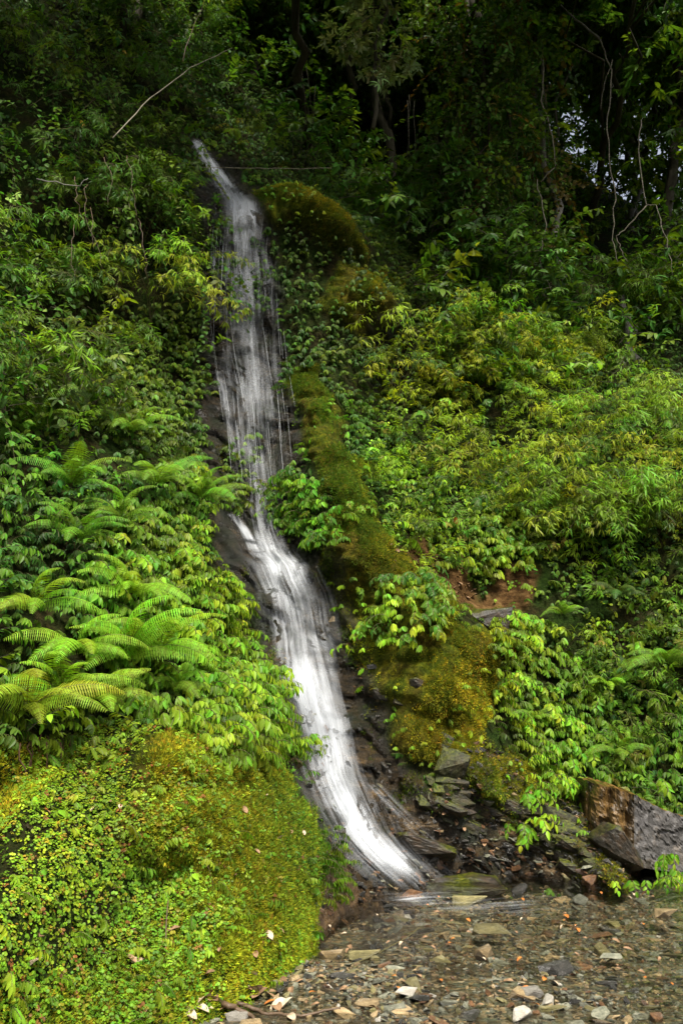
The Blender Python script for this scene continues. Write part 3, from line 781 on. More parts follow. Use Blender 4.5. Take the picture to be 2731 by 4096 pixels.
# boulder: sloping flat top falling to the right, sheer fluted front
def boulder():
    y0 = float(at(625, 848)[0][1]) - 0.45
    KP = [585, 590, 604, 618, 633, 655, 690, 740]                 # plan: left back edge, fluted face, front ridge, long face receding
    KD = [.34, .22, .10, .02, .00, .08, .22, .45]
    KT = [779, 781, 786, 790, 795, 806, 820, 842]
    KB = [829, 834, 842, 850, 858, 862, 866, 870]
    TB = [(585, 778), (600, 777), (633, 787), (652, 799), (690, 815), (740, 838)]
    bm = bmesh.new(); rows, cols = 26, 90; V = []
    for k in range(cols + 1):
        px = 585 + 155 * k / cols
        dep = float(np.interp(px, KP, KD)); top = float(np.interp(px, KP, KT)); bot = float(np.interp(px, KP, KB)) + 8
        top += 1.2 * float(vnoise(px * .25, 0, 0, 4))
        col = []
        left = px < 633
        for j in range(rows + 1):
            t = j / rows; py = top + (bot - top) * t
            a, b = ray(px, py)
            fl = (.09 * (1 - abs(math.sin(px * .17 + .8 * math.sin(t * 3)))) ** 1.5 * (1 - .5 * t)) if left else .02 * float(fbm(px * .08, t * 5, 0, 3, 8))
            chip = .05 * max(0.0, float(vnoise(px * .12, t * 5, 0, 15))) if left else .03 * (float(vnoise(px * .05 + t * 1.5, t * 2.2, 0, 19)) > .1)
            yy = y0 + dep + fl + chip - .06 * t + .012 * float(fbm(px * .3, py * .3, 0, 3, 3))
            col.append(bm.verts.new((float(a) * yy, yy, CAMZ + float(b) * yy)))
        V.append(col)
    B = []
    tbx = [q[0] for q in TB]; tby = [q[1] for q in TB]
    for k in range(cols + 1):
        q = V[k][0].co; px = 585 + 155 * k / cols
        row = []
        for j, t in enumerate((.12, .35, .65, 1)):
            yy = q.y + .42 * t
            a, b = ray(px, float(np.interp(px, tbx, tby)))
            zt = CAMZ + float(b) * (q.y + .42)
            row.append(bm.verts.new((q.x + .02 * t, yy, q.z + (zt - q.z) * t ** .8 + .012 * float(fbm(px * .2, t * 6, 0, 3, 6)))))
        row.append(bm.verts.new((q.x, q.y + .55, -.3)))
        B.append(row)
    for k in range(cols):
        for j in range(rows):
            f = bm.faces.new((V[k][j], V[k + 1][j], V[k + 1][j + 1], V[k][j + 1])); f.material_index = 1 if 585 + 155 * k / cols < 633 else 0
        ch0 = [V[k][0]] + B[k]; ch1 = [V[k + 1][0]] + B[k + 1]
        for j in range(5):
            f = bm.faces.new((ch1[j], ch0[j], ch0[j + 1], ch1[j + 1])); f.material_index = 2 if j < 4 else 0
    for K in (0, cols):
        f = bm.faces.new([V[K][j] for j in range(rows + 1)] + B[K][::-1]); f.material_index = 1
    bmesh.ops.recalc_face_normals(bm, faces=bm.faces[:])
    org = Vector(pix(650, 858, y0))
    for v in bm.verts: v.co -= org
    me = bpy.data.meshes.new('boulder'); bm.to_mesh(me); bm.free()
    for m_ in (M_BOULDER, M_BOULDER_WET, M_SLATE_RUST): me.materials.append(m_)
    tag(obj('boulder', me, None, org), 'large grey and rusty split boulder at the right edge above the stream', 'boulder')
boulder()

slabs = [rock_mesh('slate_rock', 100 + k, (0.28, 0.18, 0.10 + 0.03 * (k % 3)), M_MOSSROCK if k % 2 else M_SLATE, 3, .06) for k in range(6)]
def slab(px, py, s, lab, mi=None, grp=None, rx=-.25, ry=.42, push=.03, sc=(1, 1, 1)):
    p = at(px, py)[0]
    o = obj('slate_rock', slabs[mi if mi is not None else random.randrange(6)], None, (p[0], p[1] - push, max(p[2], -0.05)),
            (rx + U(-.15, .15), ry + U(-.12, .12), U(-.3, .3)), (s * sc[0], s * sc[1], s * sc[2]))
    tag(o, lab + (' ' + where(p) if grp else ''), 'rock', grp)
slab(458, 882, .8, 'flat brown ledge rock at the right foot of the falls', 0, None, 0, .1, .15, (1.5, 1.5, 1))
slab(452, 765, .6, 'dark jagged rock leaning above the lower falls', 1, sc=(.8, 1, 1.6))
slab(607, 845, .9, 'rusty split slab leaning against the left side of the boulder', 4, None, 0, .95, .25)
slab(425, 848, .8, 'pale grey slanting slab right of the lowest water', 4, sc=(1.3, 1, .8))
slab(488, 620, .8, 'grey rock showing between the moss patches', 2, sc=(1, 1, 1.4))
slab(195, 482, .5, 'small pale rock at the left edge of the falls', 4)
for k in range(60):
    t = random.random()
    px = 425 + 170 * t + U(-25, 20); py = 800 + 62 * t + U(-28, 14)
    slab(px, py, U(.18, .5), 'wet layered slate slab', None, 'slate slabs on the foot of the right bank', sc=(1.4, 1, 1), push=-.045)
for k in range(7):
    px = U(380, 440); py = 640 + (px - 388) * 1.6 + U(-20, 60)
    slab(px, py, U(.2, .4), 'dark mossy ledge rock', None, 'dark ledge rocks beside the falls', push=-.05, sc=(1.6, 1, 1))

# ------------------------------------------------------------------ plant pieces
def nettle_shoot(seed, nl=12, L=0.095):
    r = random.Random(seed); b = MB()
    pts = []
    p = Vector((0, 0, 0)); d = Vector((r.uniform(-.25, .25), -0.75, r.uniform(.25, .6)))
    for k in range(7):
        pts.append(p.copy()); p = p + d.normalized() * 0.034; d.z -= 0.26; d.x += r.uniform(-.08, .08)
    b.tube(pts, [0.0022] * 7, 3, 1, False)
    for k in range(nl):
        t = (k + .7) / nl * 5.9; i = min(int(t), 5); f = t - i
        q = pts[i].lerp(pts[i + 1], f)
        sg = 1 if k % 2 else -1
        if k == nl - 1: sg = 0
        dd = Vector((sg * r.uniform(.2, .7), -r.uniform(.15, .45), -r.uniform(.8, 1.4)))
        nn = Vector((sg * .15 + r.uniform(-.25, .25), -0.8, r.uniform(.5, .9)))
        l = L * r.uniform(.7, 1.15) * (0.75 + 0.25 * math.sin(math.pi * k / nl))
        b.leaf(q, dd, nn, l, l * .36, r.uniform(.05, .3), .25, 5, 0)
    return b
NETTLE = [nettle_shoot(s, 11 + s % 3).mesh('nettle_shoot', [M_LEAF, M_STEM]) for s in range(6)]

def cover_tuft(seed):
    r = random.Random(seed); b = MB()
    for k in range(r.randint(5, 8)):
        a = r.uniform(0, 6.28); rad = r.uniform(.004, .028)
        q = Vector((math.cos(a) * rad, math.sin(a) * rad, r.uniform(.006, .03)))
        l = r.uniform(.016, .03)
        dd = Vector((math.cos(a + r.uniform(-.7, .7)), math.sin(a + r.uniform(-.7, .7)), r.uniform(-.2, .35)))
        b.leaf(q, dd, (r.uniform(-.35, .35), r.uniform(-.35, .35), 1), l, l * r.uniform(.7, .95), .15, .12, 4, 0, (0.5, 0.55))
    return b
COVER = [cover_tuft(s).mesh('ground_cover_tuft', [M_LEAF]) for s in range(6)]

def moss_tuft(seed):
    r = random.Random(seed); b = MB()
    for k in range(26):
        a = r.uniform(0, 6.28); rad = 0.026 * math.sqrt(r.random())
        q = Vector((math.cos(a) * rad, math.sin(a) * rad, -0.004))
        dd = Vector((math.cos(a) * r.uniform(.1, .9), math.sin(a) * r.uniform(.1, .9), 1))
        l = r.uniform(.010, .02); side = Vector((-math.sin(a * 3), math.cos(a * 3), 0)) * 0.0022
        t = q + dd.normalized() * l
        k0 = len(b.v); b.v += [q - side, q + side, t]; b.f.append((k0, k0 + 1, k0 + 2)); b.uv.append([(.2, 0), (.3, 0), (.2, 1)]); b.m.append(0)
    return b
MOSS = [moss_tuft(s).mesh('moss_tuft', [M_MOSS]) for s in range(4)]

def bamboo_spray(seed, length=0.6, droop=0.16, L=0.095, dense=1.0, mats=None):
    r = random.Random(seed); b = MB()
    p = Vector((0, 0, 0)); d = Vector((r.uniform(-.3, .3), -1, r.uniform(.5, 1.0))).normalized()
    pts = []; n = 12
    for k in range(n):
        pts.append(p.copy()); p = p + d * (length / n); d = (d + Vector((r.uniform(-.1, .1), 0, -droop))).normalized()
    b.tube(pts, [0.0028 * (1 - .6 * k / n) for k in range(n)], 3, 1, False)
    for k in range(2, n):
        for _ in range(int(2 * dense)):
            a = r.uniform(0, 6.28)
            t = (pts[min(k + 1, n - 1)] - pts[k - 1]).normalized()
            bd = (t * .6 + Vector((math.cos(a), math.sin(a) * .6, r.uniform(-.5, .4)))).normalized()
            bl = r.uniform(.05, .14)
            e = pts[k] + bd * bl
            b.tube([pts[k], e], 0.0012, 3, 1, False)
            for m in range(r.randint(4, 6)):
                q = pts[k].lerp(e, r.uniform(.35, 1))
                ld = (bd + Vector((r.uniform(-.9, .9), r.uniform(-.7, .7), r.uniform(-1.0, .15)))).normalized()
                l = L * r.uniform(.6, 1.15)
                b.leaf(q, ld, (r.uniform(-.5, .5), -.5, 1), l, l * .13, r.uniform(.1, .4), .1, 3, 0, (0.45, 0.8))
    return b
BAMBOO = [bamboo_spray(s).mesh('bamboo_spray', [M_GRASSY, M_STEM]) for s in range(5)]
BAMBOO_OBJ = [bamboo_spray(20 + s, U(.6, .95), .15).mesh('spray', [M_GRASSY_OBJ, M_STEM]) for s in range(6)]

def broad_twig(seed, nl=11, L=0.11, wd=.38, length=.42, whorl=False):
    r = random.Random(seed); b = MB()
    p = Vector((0, 0, 0)); d = Vector((r.uniform(-.4, .4), -1, r.uniform(-.1, .5))).normalized(); pts = []
    for k in range(8):
        pts.append(p.copy()); p = p + d * (length / 8); d = (d + Vector((r.uniform(-.12, .12), 0, -.09))).normalized()
    b.tube(pts, [0.004 * (1 - .08 * k) for k in range(8)], 4, 1, False)
    for k in range(nl):
        if whorl: q = pts[7 if k < nl * .6 else 4]
        else:
            t = 1 + (k + .5) / nl * 6; q = pts[int(t)].lerp(pts[min(int(t) + 1, 7)], t % 1)
        a = r.uniform(0, 6.28)
        dd = Vector((math.cos(a) * .9, -.5 + .6 * math.sin(a), r.uniform(-.55, .15)))
        l = L * r.uniform(.65, 1.15)
        b.leaf(q, dd, (r.uniform(-.3, .3), -.35 + r.uniform(-.3, .3), 1), l, l * wd, r.uniform(.15, .45), .22, 4, 0, (0.75, 0.85))
    return b
BROAD = [broad_twig(s).mesh('leafy_twig', [M_LEAF, M_BARK]) for s in range(6)]
WHORL = [broad_twig(40 + s, 13, .13, .3, .3, True).mesh('whorled_twig', [M_LEAF, M_BARK]) for s in range(4)]

def vine_string(seed, n=12):
    r = random.Random(seed); b = MB()
    p = Vector((0, 0, 0)); pts = []
    d = Vector((r.uniform(-.2, .2), -.7, -.2))
    for k in range(n):
        pts.append(p.copy()); p = p + d.normalized() * .075; d = d + Vector((r.uniform(-.25, .25), r.uniform(-.1, .2), -.3))
    b.tube(pts, 0.0022, 3, 1, False)
    for k in range(1, n):
        sg = 1 if k % 2 else -1
        l = .075 * r.uniform(.6, 1.15)
        b.leaf(pts[k], (sg * r.uniform(.3, .9), -.5, -r.uniform(.3, .9)), (r.uniform(-.3, .3), -.75, .6), l, l * .75, .2, .15, 5, 0, (0.4, 0.75))
    return b
VINE = [vine_string(s).mesh('vine_string', [M_LEAF, M_STEM]) for s in range(4)]

def frond(seed, L=0.62):
    r = random.Random(seed); b = MB(); n = 42
    p = Vector((0, 0, 0)); d = Vector((0, -0.85, 0.5)).normalized(); pts = []; dirs = []
    for k in range(n + 1):
        pts.append(p.copy()); dirs.append(d.copy()); p = p + d * (L / n)
        d = (d + Vector((0.006 * math.sin(seed), 0, -0.028 - .035 * (k / n)))).normalized()
    b.tube(pts, [0.003 * (1 - .8 * k / n) for k in range(n + 1)], 4, 1, False)
    side = Vector((1, 0, 0))
    for k in range(3, n):
        t = (k - 3) / (n - 3)
        pl = L * .23 * (min(1, .45 + t * 2.2)) * (1 - t) ** .7 + .008
        up = dirs[k].cross(side) * -1
        if up.z < 0: up = -up
        for sg in (-1, 1):
            dd = (side * sg + dirs[k] * .30 - up * r.uniform(.05, .22)).normalized()
            w = L / n * .82
            m = 7 if pl > .06 else 4
            wd = dd.cross(up).normalized()
            prev = None
            for j in range(m + 1):
                u = j / m
                c = pts[k] + dd * (pl * u) - up * (.22 * pl * u * u) - Vector((0, 0, .12 * pl * u * u))
                ww = w * .5 * (1 - u) ** .55 * (1 if j % 2 == 0 else .55)
                k0 = len(b.v); b.v += [c - wd * ww, c + wd * ww]
                if prev is not None:
                    b.f.append((prev, prev + 1, k0 + 1, k0)); b.uv.append([(.3, .5)] * 4); b.m.append(0)
                prev = k0
    return b
M_FROND = leaf_material('fern_frond', source='obj', veins=False, trans=0.4, rough=0.55)
FROND = [frond(s).mesh('frond', [M_FROND, M_STEM]) for s in range(4)]

# ------------------------------------------------------------------ ground cover, moss and leaf masses (nobody could count them)
def place(name, protos, density, weight, pal, wts=None, scale=(.8, 1.2), off=(0, .05), tilt=.3, upright=True, **tags):
    P, n = sample(density, weight)
    k = len(P)
    P = P + n * RNG.uniform(off[0], off[1], (k, 1))
    if upright:
        rot = np.stack([RNG.normal(0, tilt, k), RNG.normal(0, tilt, k), azim(n) + RNG.normal(0, .55, k)], -1)
    else:                               # lie on the slope: local +Z along the normal
        rx_ = -np.arcsin(np.clip(-n[:, 1], -1, 1)); rx_ = np.arctan2(-n[:, 1], n[:, 2])
        rot = np.stack([rx_ + RNG.normal(0, tilt, k), np.arcsin(np.clip(n[:, 0], -1, 1)) + RNG.normal(0, tilt, k), RNG.normal(0, .3, k)], -1)
    c = colours(k, pal, wts)
    v = 1 + .42 * fbm(P[:, 0] * 1.1, P[:, 2] * 1.1, P[:, 1] * .5, 3, 611)
    h = .26 * fbm(P[:, 0] * .9, P[:, 2] * .9, P[:, 1] * .5, 2, 733)
    c = np.clip(c * v[:, None].clip(.45, 1.7) * np.stack([1 + h, 1 + 0 * h, 1 - h], -1).clip(.72, 1.5), .002, .6)
    return scatter(name, protos, P, rot, RNG.uniform(scale[0], scale[1], k), RNG.integers(0, len(protos), k), c, **tags)

G_BRIGHT = [(0.15, 0.29, 0.008), (0.22, 0.34, 0.008), (0.10, 0.22, 0.009)]
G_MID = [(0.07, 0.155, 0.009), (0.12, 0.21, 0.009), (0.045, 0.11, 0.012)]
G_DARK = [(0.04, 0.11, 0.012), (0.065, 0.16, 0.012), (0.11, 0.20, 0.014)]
G_MOSS = [(0.28, 0.33, 0.006), (0.40, 0.40, 0.006), (0.16, 0.24, 0.006), (0.42, 0.32, 0.006)]
G_BAMBOO = [(0.15, 0.28, 0.008), (0.22, 0.34, 0.008), (0.28, 0.35, 0.010)]
clear = 1 - smooth(mask('water_top', 3), 1)
patch = np.clip(0.6 + 1.2 * fbm(XX * 1.7, ZZ * 1.7, 0, 3, 201), 0, 1)
patch2 = np.clip(0.5 + 1.6 * fbm(XX * 2.6, ZZ * 2.6, 0, 3, 207), 0, 1)

m_cover = Mk('cover_left', amp=8) * INFR
place('leafy_ground_cover', COVER, 2100, m_cover * np.clip(1.15 * patch2 - .05 - .3 * Mk('moss_left'), .14, 1), G_BRIGHT + [(0.22, 0.20, 0.01), (0.2, 0.09, 0.02)], [.30, .25, .33, .08, .04], (.3, .68), (0, .02), .35, False,
      label='small round-leaved plants carpeting the lower left bank', cat='ground cover', kind='stuff')
place('small_leaf_cover', NETTLE, 60, (m_cover * np.clip(1.7 * patch2 - .6, 0, 1) + .8 * m_moss * np.clip(2.6 * patch - 1.5, 0, 1)) * INFR * clear, [(0.15, 0.29, 0.008), (0.22, 0.34, 0.008), (0.10, 0.22, 0.009)], None, (.32, .6), (0, .02), .35,
      label='small drooping leaves among the moss of both banks', cat='ground cover', kind='stuff')
place('edge_leaves', NETTLE, 150, Mk('left_edge', amp=6) * np.clip(2 * patch2 - .4, 0, 1), G_BRIGHT, None, (.4, .7), (0, .06), .3,
      label='leaves hanging over the edge of the left bank along the lower falls', cat='foliage', kind='stuff')
m_up = Mk('moss_top', 'moss_mid', 'moss_column', 'moss_orange', amp=11)
m_lo = np.clip(m_moss - m_up, 0, 1)
hole = np.clip(1.0 - 2.6 * np.clip(fbm(XX * 2.1, ZZ * 2.1, 0, 4, 301), 0, 1), 0.08, 1)
place('moss_carpet', MOSS, 2400, np.clip(.95 * m_cover * patch + Mk('moss_left', amp=11), 0, 1) * INFR * clear, G_MOSS, [.4, .25, .25, .10], (.8, 1.5), (-.004, .008), .25, False,
      label='yellow-green moss cushions on the lower left bank', cat='moss', kind='stuff')
place('rock_moss', MOSS, 2200, m_lo * hole * patch * INFR * clear, [(0.33, 0.32, 0.006), (0.20, 0.23, 0.006), (0.09, 0.13, 0.006), (0.32, 0.2, 0.008)], [.3, .35, .28, .07], (.8, 1.5), (-.004, .006), .3, False,
      label='olive and rusty moss on the rock right of the lower falls', cat='moss', kind='stuff')
place('dark_shaded_rock_moss', MOSS, 2600, np.clip(m_up + m_lo * (1 - patch) * .8 + .55 * m_rock * clear * (patch2 > .45) * (ZZ > .5), 0, 1) * hole * INFR * clear, [(0.08, 0.14, 0.006), (0.15, 0.20, 0.006), (0.05, 0.09, 0.006), (0.19, 0.16, 0.008)], [.35, .3, .25, .1], (.8, 1.5), (-.004, .006), .3, False,  # upper moss greens darkened, the low light there put into the colour
      label='moss right of the upper falls, low light put into its dark green', cat='moss', kind='stuff')
place('nettle_cover', NETTLE, 210, np.clip(Mk('nettle_left') * 1.0 + Mk('nettle_right', 'nettle_right_low', 'nettle_bush', 'nettle_top', 'nettle_fall', amp=6), 0, 1) * INFR, G_BRIGHT, None, (.6, 1.0), (0, .1), .2,
      label='dense hanging nettle-like leaves covering the banks', cat='foliage', kind='stuff')
place('splashed_leaves', NETTLE, 130, np.clip(m_rock * (patch2 > .72) * (ZZ > 2.8), 0, 1) * INFR, G_MID, None, (.5, .8), (0, .03), .2,
      label='leaf clumps growing on the rock behind the veil of water', cat='foliage', kind='stuff')
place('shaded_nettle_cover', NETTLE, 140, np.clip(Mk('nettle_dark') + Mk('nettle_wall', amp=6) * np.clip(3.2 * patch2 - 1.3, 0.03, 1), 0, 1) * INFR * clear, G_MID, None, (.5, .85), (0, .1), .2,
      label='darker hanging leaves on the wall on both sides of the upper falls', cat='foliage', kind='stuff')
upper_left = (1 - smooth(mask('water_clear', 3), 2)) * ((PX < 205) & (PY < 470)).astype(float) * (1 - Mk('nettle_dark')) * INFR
left_mid = ((PX < 160) & (PY > 420) & (PY < 760)).astype(float) * (1 - Mk('nettle_left')) * INFR
place('bank_foliage', NETTLE + BROAD[:2], 150, left_mid * np.clip(1.6 * patch - .1, 0.1, 1), G_MID + G_BRIGHT[:1], None, (.5, .85), (0, .2), .25,
      label='mixed leaves on the left bank between the ferns', cat='foliage', kind='stuff')
place('hanging_foliage', BROAD + VINE, 62, upper_left * np.clip(2.8 * patch - 1.0, 0, 1.4), G_MID + G_DARK + [(0.16, 0.24, 0.04)], [.14, .08, .14, .2, .2, .16, .08], (.7, 1.1), (0, .7), .35,  # mostly dark greens with few pale leaves, shade contrast put into the palette
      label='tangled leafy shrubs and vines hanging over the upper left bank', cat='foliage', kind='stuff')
place('hanging_bamboo', BAMBOO, 26, upper_left * patch2 * np.clip(2 * patch - .4, 0, 1), G_MID + G_DARK[1:] + G_BAMBOO[:1], None, (.7, 1.2), (0, .8), .3,
      label='thin bamboo leaves among the shrubs of the upper left bank', cat='foliage', kind='stuff')
m_mixed = np.clip(Mk('mixed_right') + .45 * Mk('bamboo_right') - m_moss - m_rock, 0, 1) * INFR
place('right_bank_foliage', NETTLE + BROAD[:2] + BAMBOO[:2], 95, m_mixed * np.clip(1.7 * patch2 - .1, 0.1, 1), G_MID + G_BRIGHT + [(0.25, 0.25, 0.03)], [.12, .2, .10, .2, .18, .14, .06], (.45, 1.0), (0, .15), .3,
      label='mixed small leaves on the right bank', cat='foliage', kind='stuff')
place('right_bank_cover', COVER, 300, m_mixed * patch2, G_BRIGHT, None, (.8, 1.6), (0, .02), .3, False,
      label='small leaves on the soil of the right bank', cat='ground cover', kind='stuff')
m_bam = Mk('bamboo_right') * INFR
place('right_bank_bamboo', BAMBOO, 36, m_bam * np.clip(2.4 * patch - .7, 0.05, 1), G_BAMBOO, None, (.7, 1.1), (0, .35), .3,
      label='low bamboo foliage on the right bank', cat='foliage', kind='stuff')
behind = (1 - mask('water_clear', 3)) * ((PY < 400) & (PX > 205)).astype(float) * (YY > 10.9) * INFR
m_any = (1 - np.clip(m_rock * 1.5, 0, 1)) * (1 - np.clip(m_moss * 1.5, 0, 1)) * (1 - m_cover) * (1 - m_soil) * INFR * clear
place('low_undergrowth', NETTLE, 130, m_any * (1 - .75 * upper_left) * (YY < 14), G_MID + G_DARK, None, (.35, .65), (0, .04), .3,
      label='small dim leaves close to the soil between the larger plants', cat='undergrowth', kind='stuff')
place('forest_undergrowth', BROAD, 16, behind * np.clip(.2 + patch, 0, 1), G_DARK, None, (1.0, 1.9), (0, .6), .4,
      label='dark leafy undergrowth on the hill behind the falls', cat='undergrowth', kind='stuff')

# loose rubble where the banks meet the stream
m_rub = (1 - .8 * Mk('apron', amp=5)) * ((ZZ > -.12) & (ZZ < .55) & (PX > 315) & (PX < 700)).astype(float) * np.clip(1.1 - ZZ * 1.6, .1, 1) + .45 * Mk('rock_right') + .12 * m_rock * (ZZ < 2.2)
Pr, nr = sample(330, m_rub * INFR); kr = len(Pr)
scatter('bank_rubble', flatp, Pr + nr * .01, np.stack([RNG.normal(-.5, .4, kr), RNG.normal(.4, .35, kr), RNG.normal(0, .5, kr)], -1), np.exp(RNG.normal(math.log(.026), .5, kr)).clip(.008, .085),
        RNG.choice(12, kr, p=np.repeat([.12, .07, .25, .50, 0, .06], 2) / 2), np.ones((kr, 3)), label='wet broken slate and grit along the foot of the banks', cat='rubble', kind='stuff')

# ------------------------------------------------------------------ ferns, each a plant of its own
def fern(px, py, nf, s, col, lab, grp=None, spread=1.45, az0=0.0, off=.22):
    p = at(px, py)[0]; nn = normal(np.array([p[0]]), np.array([p[2]]))[0]
    root = obj('fern', None, None, (p[0] + nn[0] * off, p[1] + nn[1] * off, p[2] + .02), (0, 0, math.atan2(nn[0], -nn[1]) * .4 + az0))
    tag(root, lab, 'fern', grp)
    nf += 2
    for k in range(nf):
        a = -spread + 2 * spread * (k + .5) / nf + U(-.18, .18)
        f = Vector((math.sin(a), -.25 - .75 * math.cos(a) * U(.5, 1), U(-.05, .75))).normalized()
        up = (Vector((U(-.2, .2), -U(.35, .9), 1))).normalized()
        x = f.cross(up).normalized(); z = x.cross(f).normalized()
        # the blade's own axes: -Y along the frond, Z its upper face
        m3 = Matrix((-x * -1, -f, z)).transposed() if False else Matrix(((-f).cross(z), -f, z)).transposed()
        c = [q * U(.8, 1.2) for q in col]
        obj('frond', random.choice(FROND), root, (0, 0, 0), m3.to_euler(), s * U(.6, 1.05), c)
FB = (0.20, 0.38, 0.010); FM = (0.12, 0.26, 0.012); FD = (0.06, 0.12, 0.02); FY = (0.24, 0.33, 0.012)
for a in [
    (18, 612, 6, .95, FB, 'yellow-green fern cut by the left edge at mid height'),
    (112, 600, 7, 1.0, FB, 'bright fern with long fronds arching right, above the big fern clump'),
    (105, 660, 8, 1.15, FB, 'largest bright fern in the middle of the left clump'),
    (55, 655, 7, 1.0, FB, 'bright fern left of the largest fern'),
    (140, 655, 7, 1.0, FB, 'bright fern right of the largest fern, reaching toward the falls'),
    (38, 700, 6, .9, FB, 'bright fern below the clump with fronds fanning left and right'),
    (75, 705, 5, .85, FY, 'low fern whose frond reaches right over the mossy bank'),
    (2, 715, 6, 1.1, FY, 'yellowish drooping fern cut by the left edge, lowest on the bank'),
    (185, 505, 7, .95, FM, 'fern leaning over the dark rock beside the falls'),
    (140, 490, 7, 1.0, FM, 'mid-green fern left of the one by the rock'),
    (60, 492, 6, 1.0, FM, 'dull green fern with a drooping frond at the left'),
    (118, 438, 6, 1.0, FM, 'uppermost green fern above the nettle slope'),
    (25, 440, 5, 1.05, FM, 'tall dull fern with upright frond near the left edge'),
    (62, 545, 6, .9, FM, 'half-hidden fern between the upper and lower clumps'),
    (105, 525, 6, .85, FM, 'fern with a short pale frond in mid slope'),
    (165, 690, 4, .7, FM, 'small fern at the right lower end of the clump'),
    (664, 665, 7, 1.2, FM, 'large hanging fern at the right edge above the boulder'),
    (606, 688, 4, .7, FB, 'small bright fern above the boulder'),
    (582, 538, 7, .9, FD, 'hanging fern with brown-green drooping fronds on the right bank'),
    (560, 522, 5, .65, FY, 'yellow fern above the hanging one on the right bank'),
    (652, 402, 5, .9, FY, 'pale fern high at the right edge of the bank'),
    (612, 600, 5, .75, FD, 'pale dull fern hanging below the mixed leaves at right'),
    (552, 618, 4, .6, FM, 'small fern on top of the right nettle patch'),
    (520, 720, 3, .5, FM, 'tiny fern within the right nettle patch'),
    (610, 755, 4, .7, FM, 'fern spreading low over the leaves behind the boulder'),
    (430, 275, 4, .7, FM, 'small lone fern beside the mossy ridge below the dark shrubs'),
]: fern(*a)

# ------------------------------------------------------------------ nettle plants: stem and leaves
M_ = leaf_material('nettle_leaf', source='obj')
lb = MB(); lb.leaf((0, 0, 0), (0, -.25, -1), (0, -1, .35), .085, .032, .22, .25, 6, 0); LEAFM = lb.mesh('leaf', [M_])
lb = MB(); lb.leaf((0, 0, 0), (0, -.35, -1), (0, -1, .5), .07, .038, .3, .35, 6, 0); LEAFM2 = lb.mesh('leaf', [M_])
def stem_mesh(seed):
    r = random.Random(seed); b = MB(); pts = []; p = Vector((0, 0, 0)); d = Vector((r.uniform(-.2, .2), -.7, .8))
    for k in range(9):
        pts.append(p.copy()); p = p + d.normalized() * .036; d.z -= .24
    b.tube(pts, [.0028] * 9, 4, 0, False)
    return b.mesh('nettle_plant', [M_STEM]), pts
STEMS = [stem_mesh(s) for s in range(4)]
def nettle(p, n, s, cols, lab, grp, nl=12):
    me, pts = random.choice(STEMS)
    root = obj('nettle_plant', me, None, p, (0, 0, math.atan2(n[0], -n[1]) + U(-.5, .5)), s)
    tag(root, lab + ' ' + where(p), 'plant', grp)
    c = random.choice(cols)
    for k in range(nl):
        q = pts[min(8, 1 + k * 8 // nl)]
        sg = (1 if k % 2 else -1) if k < nl - 1 else 0
        obj('leaf', random.choice((LEAFM, LEAFM2)), root, q + Vector((sg * .008, 0, 0)), (U(-.5, .15), sg * U(-.95, -.35) + U(-.2, .2), sg * U(-.1, .5)), U(.75, 1.15), [x * U(.75, 1.25) for x in c])
def nettles(poly, n, s, cols, lab, grp, off=.08):
    W = Mk(poly, amp=4) * INFR
    P, nn = sample(400, W)
    idx = RNG.permutation(len(P))[:n]
    for i in idx: nettle(P[i] + nn[i] * off, nn[i], s * U(.85, 1.2), cols, lab, grp)
nettles('nettle_left', 75, .85, G_BRIGHT, 'bright nettle-like plant', 'nettle plants on the left bank')
nettles('nettle_right', 50, .8, [(q[0] * 1.2, q[1] * 1.2, q[2]) for q in G_BRIGHT], 'bright leafy plant', 'nettle plants in the right patch')
nettles('nettle_bush', 40, .8, G_MID, 'drooping plant of the round bush', 'plants of the round bush beside the falls', .12)
nettles('nettle_top', 24, .8, G_MID, 'drooping plant of the clump above the soil', 'plants of the clump above the bare soil', .12)
nettles('nettle_fall', 34, .75, G_MID, 'drooping plant on the splashed wall', 'plants on the wall beside the falling water', .08)
for bx_ in range(7):
    p_ = at(588 + 15 * bx_, 862)[0]
    nettle((p_[0], p_[1] - .62, max(.02, p_[2] - .05)), np.array([0, -1, 0]), U(.5, .75), G_BRIGHT, 'small leafy plant in front of the boulder', 'plants at the foot of the boulder', 8)
nettles('mixed_right', 60, .85, G_BRIGHT + G_MID, 'leafy plant of the mixed right bank', 'leafy plants of the mixed right bank', .15)
nettles('bamboo_right', 22, .9, G_BRIGHT + G_MID, 'leafy plant among bamboo', 'leafy plants among the bamboo', .35)
for px, py, k, lab, grp in [(522, 828, 9, 'plant of the small clump', 'plants of the small clump left of the boulder'),
                       (640, 852, 12, 'leafy plant', 'plants at the foot of the boulder'),
                       (360, 640, 4, 'small plant on dark wet rock', 'small plants on the wet rock'),
                       (535, 790, 7, 'plant hanging below the right patch', 'plants hanging below the right patch')]:
    for _ in range(k):
        p = at(px + U(-16, 16), py + U(-12, 12))[0]; n_ = normal(np.array([p[0]]), np.array([p[2]]))[0]
        dy = .55 if py == 852 else .05
        nettle((p[0], p[1] - dy - U(0, .1), p[2] - (.05 if py == 852 else 0)), n_, U(.7, 1), G_BRIGHT, lab, grp, 10)

